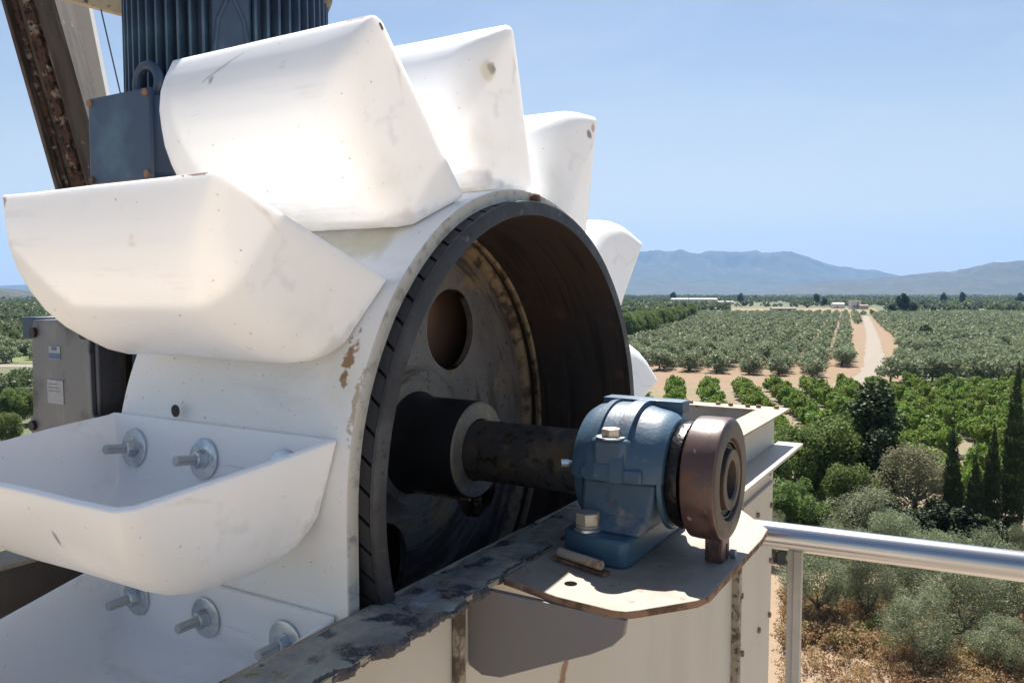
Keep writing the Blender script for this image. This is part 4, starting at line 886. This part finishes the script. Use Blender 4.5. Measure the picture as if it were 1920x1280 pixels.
part('seal_ring', MB().rev([(.2092, .046), (.2092, .066), (.216, .069), (.224, .068), (.228, .060), (.228, .040)], n=60, wob=.02), 'seal', br, label='greasy black seal between the housing and the brown ring')
part('grease_nipple', MB().cyl((.086, -.060, .012), (.078, -.066, .012), .004, n=10).cyl((.078, -.066, .012), (.070, -.072, .012), .0055, n=10), 'zinc', br)
part('drain_plug', MB().cyl((.0985, -.070, .004), (.0985, -.078, .002), .005, n=6), 'zinc', br)

# loose pin lying on the plate
mb = MB().cyl((.094, -.122, -.0875), (.160, -.142, -.0875), .0058, n=16)
single('steel_pin', mb, 'bolt_rust', 'short bright steel pin lying in front of the bearing foot', 'pin', (.127, -.132, -.0935), bevel=.0008)
mb = MB().box((.082, -.130, -.0985), (.168, -.118, -.0945), Matrix.Translation((.125, -.128, 0)) @ Matrix.Rotation(-.29, 4, 'Z') @ Matrix.Translation((-.125, .124, 0)))
single('shim_strip', mb, 'rust_edge', 'flat brown shim strip under the loose pin', 'shim', (.125, -.128, -.0985))

# ------------------------------------------------------------------ backstop ring
rg_ = thing('backstop_ring', 'purplish brown backstop ring on the shaft end with a short foot post', 'ring', (.25, 0, -.0998))
part('ring_body', MB().rev([(.2295, .045), (.2295, .073), (.232, .0765), (.240, .0772), (.266, .0772), (.2705, .0760), (.2720, .0735), (.2720, .0520), (.2700, .0515), (.2640, .0500), (.2640, .045)], n=90, close=True, wob=.004), 'ring', rg_)
part('ring_face', MB().rev([(.2722, .0735), (.2728, .0725), (.2728, .0525), (.2722, .0518)], n=90, close=True), 'ring_face', rg_)
for q, (r0, r1, a_) in enumerate([(.050, .0465, .2685), (.046, .0425, .2655), (.042, .0385, .2665)]):
    part('retaining_groove', MB().rev([(a_-.006, r0), (a_, r0), (a_+.0008, (r0+r1)/2), (a_, r1), (a_-.006, r1)], n=70, wob=.01), 'seal', rg_)
part('inner_race', MB().rev([(.262, .0378), (.2735, .0378), (.2745, .0365), (.2745, .027), (.272, .0245), (.250, .0245)], n=60, wob=.004), 'ring_face', rg_)
part('end_bore', MB().rev([(.2555, .0), (.2555, .0245)], n=40), 'shell', rg_)
part('post', MB().box((.249, -.030, -.0995), (.271, .004, -.068)), 'ring', rg_, .002)
part('post', MB().box((.252, -.026, -.0996), (.268, -.0305, -.075)), 'ring', rg_, .001)
part('post_slot', MB().box((.2712, -.012, -.098), (.2718, -.005, -.080)), 'darkgap', rg_)
part('nut', MB().cyl((.272, .004, -.0945), (.279, .004, -.0945), .0055, n=6), 'zinc', rg_)

# ------------------------------------------------------------------ handrail
hr = thing('handrail', 'brushed steel tube handrail running right from the casing corner', 'handrail', (.25, .266, -1.25))
hz = -.142
def rail(a_): return Vector((a_, .266+(a_-.25)*.08, hz))
part('top_rail', MB().cyl(rail(.04), rail(1.9), .0208, n=48), 'steel_tube', hr)
part('rail_flange', MB().cyl(rail(.0305), rail(.040), .034, n=30), 'steel_tube', hr, .001)
pp = rail(.300)
part('post', MB().box((pp.x-.0005, pp.y-.010, -1.25), (pp.x+.0115, pp.y+.002, hz-.018)), 'galv', hr, .0008)
part('post', MB().box((pp.x-.0105, pp.y-.0045, -1.25), (pp.x-.0012, pp.y-.0015, hz-.018)), 'galv', hr, .0005)
pp2 = rail(1.7); part('post', MB().cyl((pp2.x, pp2.y, -1.25), (pp2.x, pp2.y, hz-.018), .012, n=14), 'galv', hr)
part('toe_board', MB().box((.0305, .262, -1.25), (1.9, .300, -1.236)), 'galv', hr)

# ------------------------------------------------------------------ geared motor behind the wheel
MX, MY = -.605, -.02
mot = thing('geared_motor', 'dark blue finned electric motor standing behind the wheel with grey gearbox below', 'motor', (MX, MY, .2))
part('frame', MB().rev([(.20, 0), (.20, .145), (.745, .145), (.745, 0)], (MX, MY, 0), 2, 72), 'motor', mot)
fin = MB(); 
fin.add([(.140, -.0032, .30), (.168, -.0020, .305), (.168, .0020, .305), (.140, .0032, .30), (.140, -.0032, .735), (.168, -.0020, .735), (.168, .0020, .735), (.140, .0032, .735)], [(0, 3, 2, 1), (4, 5, 6, 7), (0, 1, 5, 4), (1, 2, 6, 5), (2, 3, 7, 6), (3, 0, 4, 7)])
fme = mesh_of('cooling_fin', MB().add([(p[0], p[1], p[2]-.2) for p in fin.v], fin.f), 'motor')
cam_dir = math.atan2(-.993-MY, .540-MX)
NF = 54; lens_ang = cam_dir+.02
for k in range(NF):
    t = 2*math.pi*k/NF
    if abs((t-lens_ang+math.pi) % (2*math.pi)-math.pi) < .17: continue
    o = bpy.data.objects.new('cooling_fin', fme); COL.objects.link(o); o.parent = mot; o.rotation_euler = (0, 0, t)
pm = MB(); rot_ = Matrix.Translation((MX, MY, 0)) @ Matrix.Rotation(lens_ang, 4, 'Z')
pm.box((.130, -.030, .30), (.159, .030, .738), rot_)
part('name_plate_boss', pm, 'motor', mot, .004)
pm = MB(); arch = [(-.026, .40), (-.026, .60), (-.019, .655), (0, .70), (.019, .655), (.026, .60), (.026, .40)]
for (p, q) in zip(arch[:-1], arch[1:]): pm.cyl(rot_ @ Vector((.1595, p[0], p[1])), rot_ @ Vector((.1595, q[0], q[1])), .0035, n=8)
part('arch_rib', pm, 'motor', mot)
part('end_bell', MB().rev([(.742, 0), (.742, .172), (.752, .176), (.775, .176), (.790, .168), (.795, 0)], (MX, MY, 0), 2, 60), 'motor_cap', mot)
part('fan_cowl', MB().rev([(.7952, .166), (.835, .166), (.855, .145), (.858, 0)], (MX, MY, 0), 2, 60), 'motor', mot)
part('motor_flange', MB().rev([(.20, 0), (.20, .2), (.235, .2), (.24, .19), (.24, 0)], (MX, MY, 0), 2, 60), 'motor', mot)
tb = part('terminal_box', MB().box((-.618, -.262, .400), (-.482, -.16, .516)), 'motor', mot, .008, seg=3, label='dented blue terminal box')
part('box_lid', MB().box((-.624, -.2695, .393), (-.476, -.2625, .522)), 'motor', tb, .004)
for a_, z_ in ((-.616, .514), (-.485, .514), (-.616, .401), (-.485, .401)): part('screw', MB().cyl((a_, -.269, z_), (a_, -.273, z_), .0055, n=10), 'rust_edge', tb)
part('lifting_eye', MB().torus((-.557, -.215, .548), 1, .026, .0075).cyl((-.557, -.215, .512), (-.557, -.215, .530), .013, n=16), 'motor', mot)
# gearbox
gb = part('gearbox', MB().box((-.915, -.195, -.25), (-.742, .12, .186)).box((-.735, -.12, -.25), (-.46, .14, .199)), 'alu', mot, .006)
part('cover_plate', MB().prism([(-.14, -.918), (-.025, -.922), (-.015, -.930), (.008, -.930), (.018, -.921), (.158, -.916), (.186, -.910), (.188, -.745), (.03, -.743), (.022, -.728), (-.002, -.726), (-.012, -.738), (-.14, -.740)], 1, -.205, -.1955), 'alu', gb, .002)
for a_, z_ in ((-.905, .163), (-.918, -.003), (-.738, .010), (-.755, .165)): part('bolt', MB().cyl((a_, -.2055, z_), (a_, -.211, z_), .009, n=20), 'darkgap', gb)
part('blue_lug', MB().box((-.955, -.200, .150), (-.9155, -.12, .190)), 'bluelug', gb, .002)
part('recess_shade_strip', MB().box((-.735, -.150, -.25), (-.730, -.1205, .15)), 'darkgap', gb)  # near-black strip, colour stands in for the gap's shade
part('shaft_cover', MB().box((-.712, -.150, -.25), (-.690, -.1205, .18)), 'motor', gb, .002)
part('recess_shade_panel', MB().box((-.672, -.152, -.25), (-.46, -.1206, .19)), 'darkgap', gb, .002)  # near-black panel painting the shade of the gearbox recess
lb = part('rating_label', MB().box((-.870, -.2062, .041), (-.822, -.2052, .082)), 'label_white', gb)
for i in range(3): part('print_line', MB().box((-.866, -.2066, .074-.006*i), (-.840+.004*i, -.2063, .076-.006*i)), 'label_line', lb)
lb = part('maker_sticker', MB().box((-.862, -.2062, .118), (-.828, -.2052, .141)), 'label_white', gb)
part('blue_band', MB().box((-.861, -.2066, .119), (-.829, -.2063, .129)), 'label_blue', lb)
part('blue_band', MB().box((-.853, -.2066, .134), (-.838, -.2063, .140)), 'label_blue', lb)

# ------------------------------------------------------------------ leaning beam, white panel, top beam, wire (behind the motor)
def at_cam(px, py, d):
    """world point seen at photo pixel (px,py) at forward distance d"""
    u = (px-960)/1500.5; v = (640-py)/1500.5; c_, s_ = math.cos(PITCH), math.sin(PITCH)
    y = c_+v*s_; z = -s_+v*c_; k = d/y; return Vector((u*k, d, z*k+CAMZ))
def frame_from(p0, p1, side):
    zax = (p1-p0).normalized(); xax = (side-zax*side.dot(zax)).normalized(); yax = zax.cross(xax)
    m = Matrix((xax, yax, zax)).transposed().to_4x4(); m.translation = p0; return m, (p1-p0).length
pb = at_cam(255, 700, 2.75); pt = at_cam(8, -170, 2.75)
fm, Lb = frame_from(pb, pt, Vector((1, 0, 0)))
bmr = bpy.data.objects.new('leaning_beam', None); COL.objects.link(bmr); bmr.matrix_world = fm; ROOT[bmr.name] = Vector((0, 0, 0)); bmr.empty_display_size = .05
tag(bmr, 'weathered brown channel beam leaning at the top left beside the motor', 'beam')
part('web', MB().box((-.060, .0, 0), (.095, .012, Lb)), 'beam', bmr, .002)
part('flange', MB().box((-.072, -.045, 0), (-.0602, .020, Lb)), 'beam', bmr, .002)
part('flange', MB().box((.0952, -.060, 0), (.107, .060, Lb)), 'beam_dark', bmr, .002)
part('inner_plate', MB().box((.030, -.030, 0), (.0950, -.0002, Lb)), 'beam_dark', bmr, .003)
part('lip', MB().box((-.060, -.012, 0), (-.042, -.0002, Lb)), 'beam_crust', bmr, .002)
cr_ = MB(); vs = []; n = 160
for i in range(n+1):
    z_ = Lb*i/n
    for j in range(7):
        x_ = -.030+.042*j/6; vs.append((x_+.004*nz(z_*30, j), -.0004-(0 if j in (0, 6) else .012+.012*nz(x_*60, z_*22, 3.)+.006*nz(x_*160, z_*70, 1.)), z_))
cr_.add(vs, [(i*7+j, i*7+j+1, (i+1)*7+j+1, (i+1)*7+j) for i in range(n) for j in range(6)])
part('rust_crust', cr_, 'beam_crust', bmr, label='crust of rust and bird dirt on the beam', fix=True)
pw0 = at_cam(185, 380, 2.95); pw1 = at_cam(100, -40, 2.95); fm2, L2 = frame_from(pw0, pw1, Vector((1, 0, 0)))
wpo = bpy.data.objects.new('metal_sheet', mesh_of('metal_sheet', MB().box((-.12, 0, 0), (.105, .03, L2+.4)), 'white_sheet')); COL.objects.link(wpo); wpo.matrix_world = fm2
tag(wpo, 'plain white sheet panel leaning behind the brown beam', 'metal sheet')
q0 = at_cam(60, -28, 2.5); q1 = at_cam(330, 44, 2.35); fm3, L3 = frame_from(q0, q1, Vector((0, 0, 1)))
tbm = bpy.data.objects.new('cross_beam', None); COL.objects.link(tbm); tbm.matrix_world = fm3; ROOT[tbm.name] = Vector((0, 0, 0)); tag(tbm, 'rusty beige cross beam at the very top left', 'beam')
part('channel', MB().box((-.022, 0, 0), (.030, .05, L3)), 'flange', tbm, .002)
part('flange', MB().box((.0302, -.02, 0), (.038, .07, L3)), 'beam', tbm, .002)
w0 = at_cam(178, -30, 2.4); w1 = at_cam(228, 185, 2.3)
single('thin_wire', MB().cyl(w0, w1, .0022, n=6), 'wire', 'thin wire hanging from the cross beam to the motor box', 'wire', tuple(w1), mf=False)

#@@HAZE
hb = MB().box((-26000, -400, -1.0), (26000, 16800, 1150))
hme = mesh_of('haze', hb, 'wall'); hme.materials.clear()
hm = bpy.data.materials.new('haze_air'); hm.use_nodes = True; hn = hm.node_tree
for nd in list(hn.nodes):
    if nd.type != 'OUTPUT_MATERIAL': hn.nodes.remove(nd)
pv = hn.nodes.new('ShaderNodeVolumePrincipled'); pv.inputs['Density'].default_value = 5.4e-5; pv.inputs['Color'].default_value = (.29, .56, 1.0, 1); pv.inputs['Anisotropy'].default_value = .0
hn.links.new(pv.outputs[0], hn.nodes['Material Output'].inputs['Volume'])
hme.materials.append(hm); ho = bpy.data.objects.new('haze', hme); COL.objects.link(ho); ho['kind'] = 'stuff'
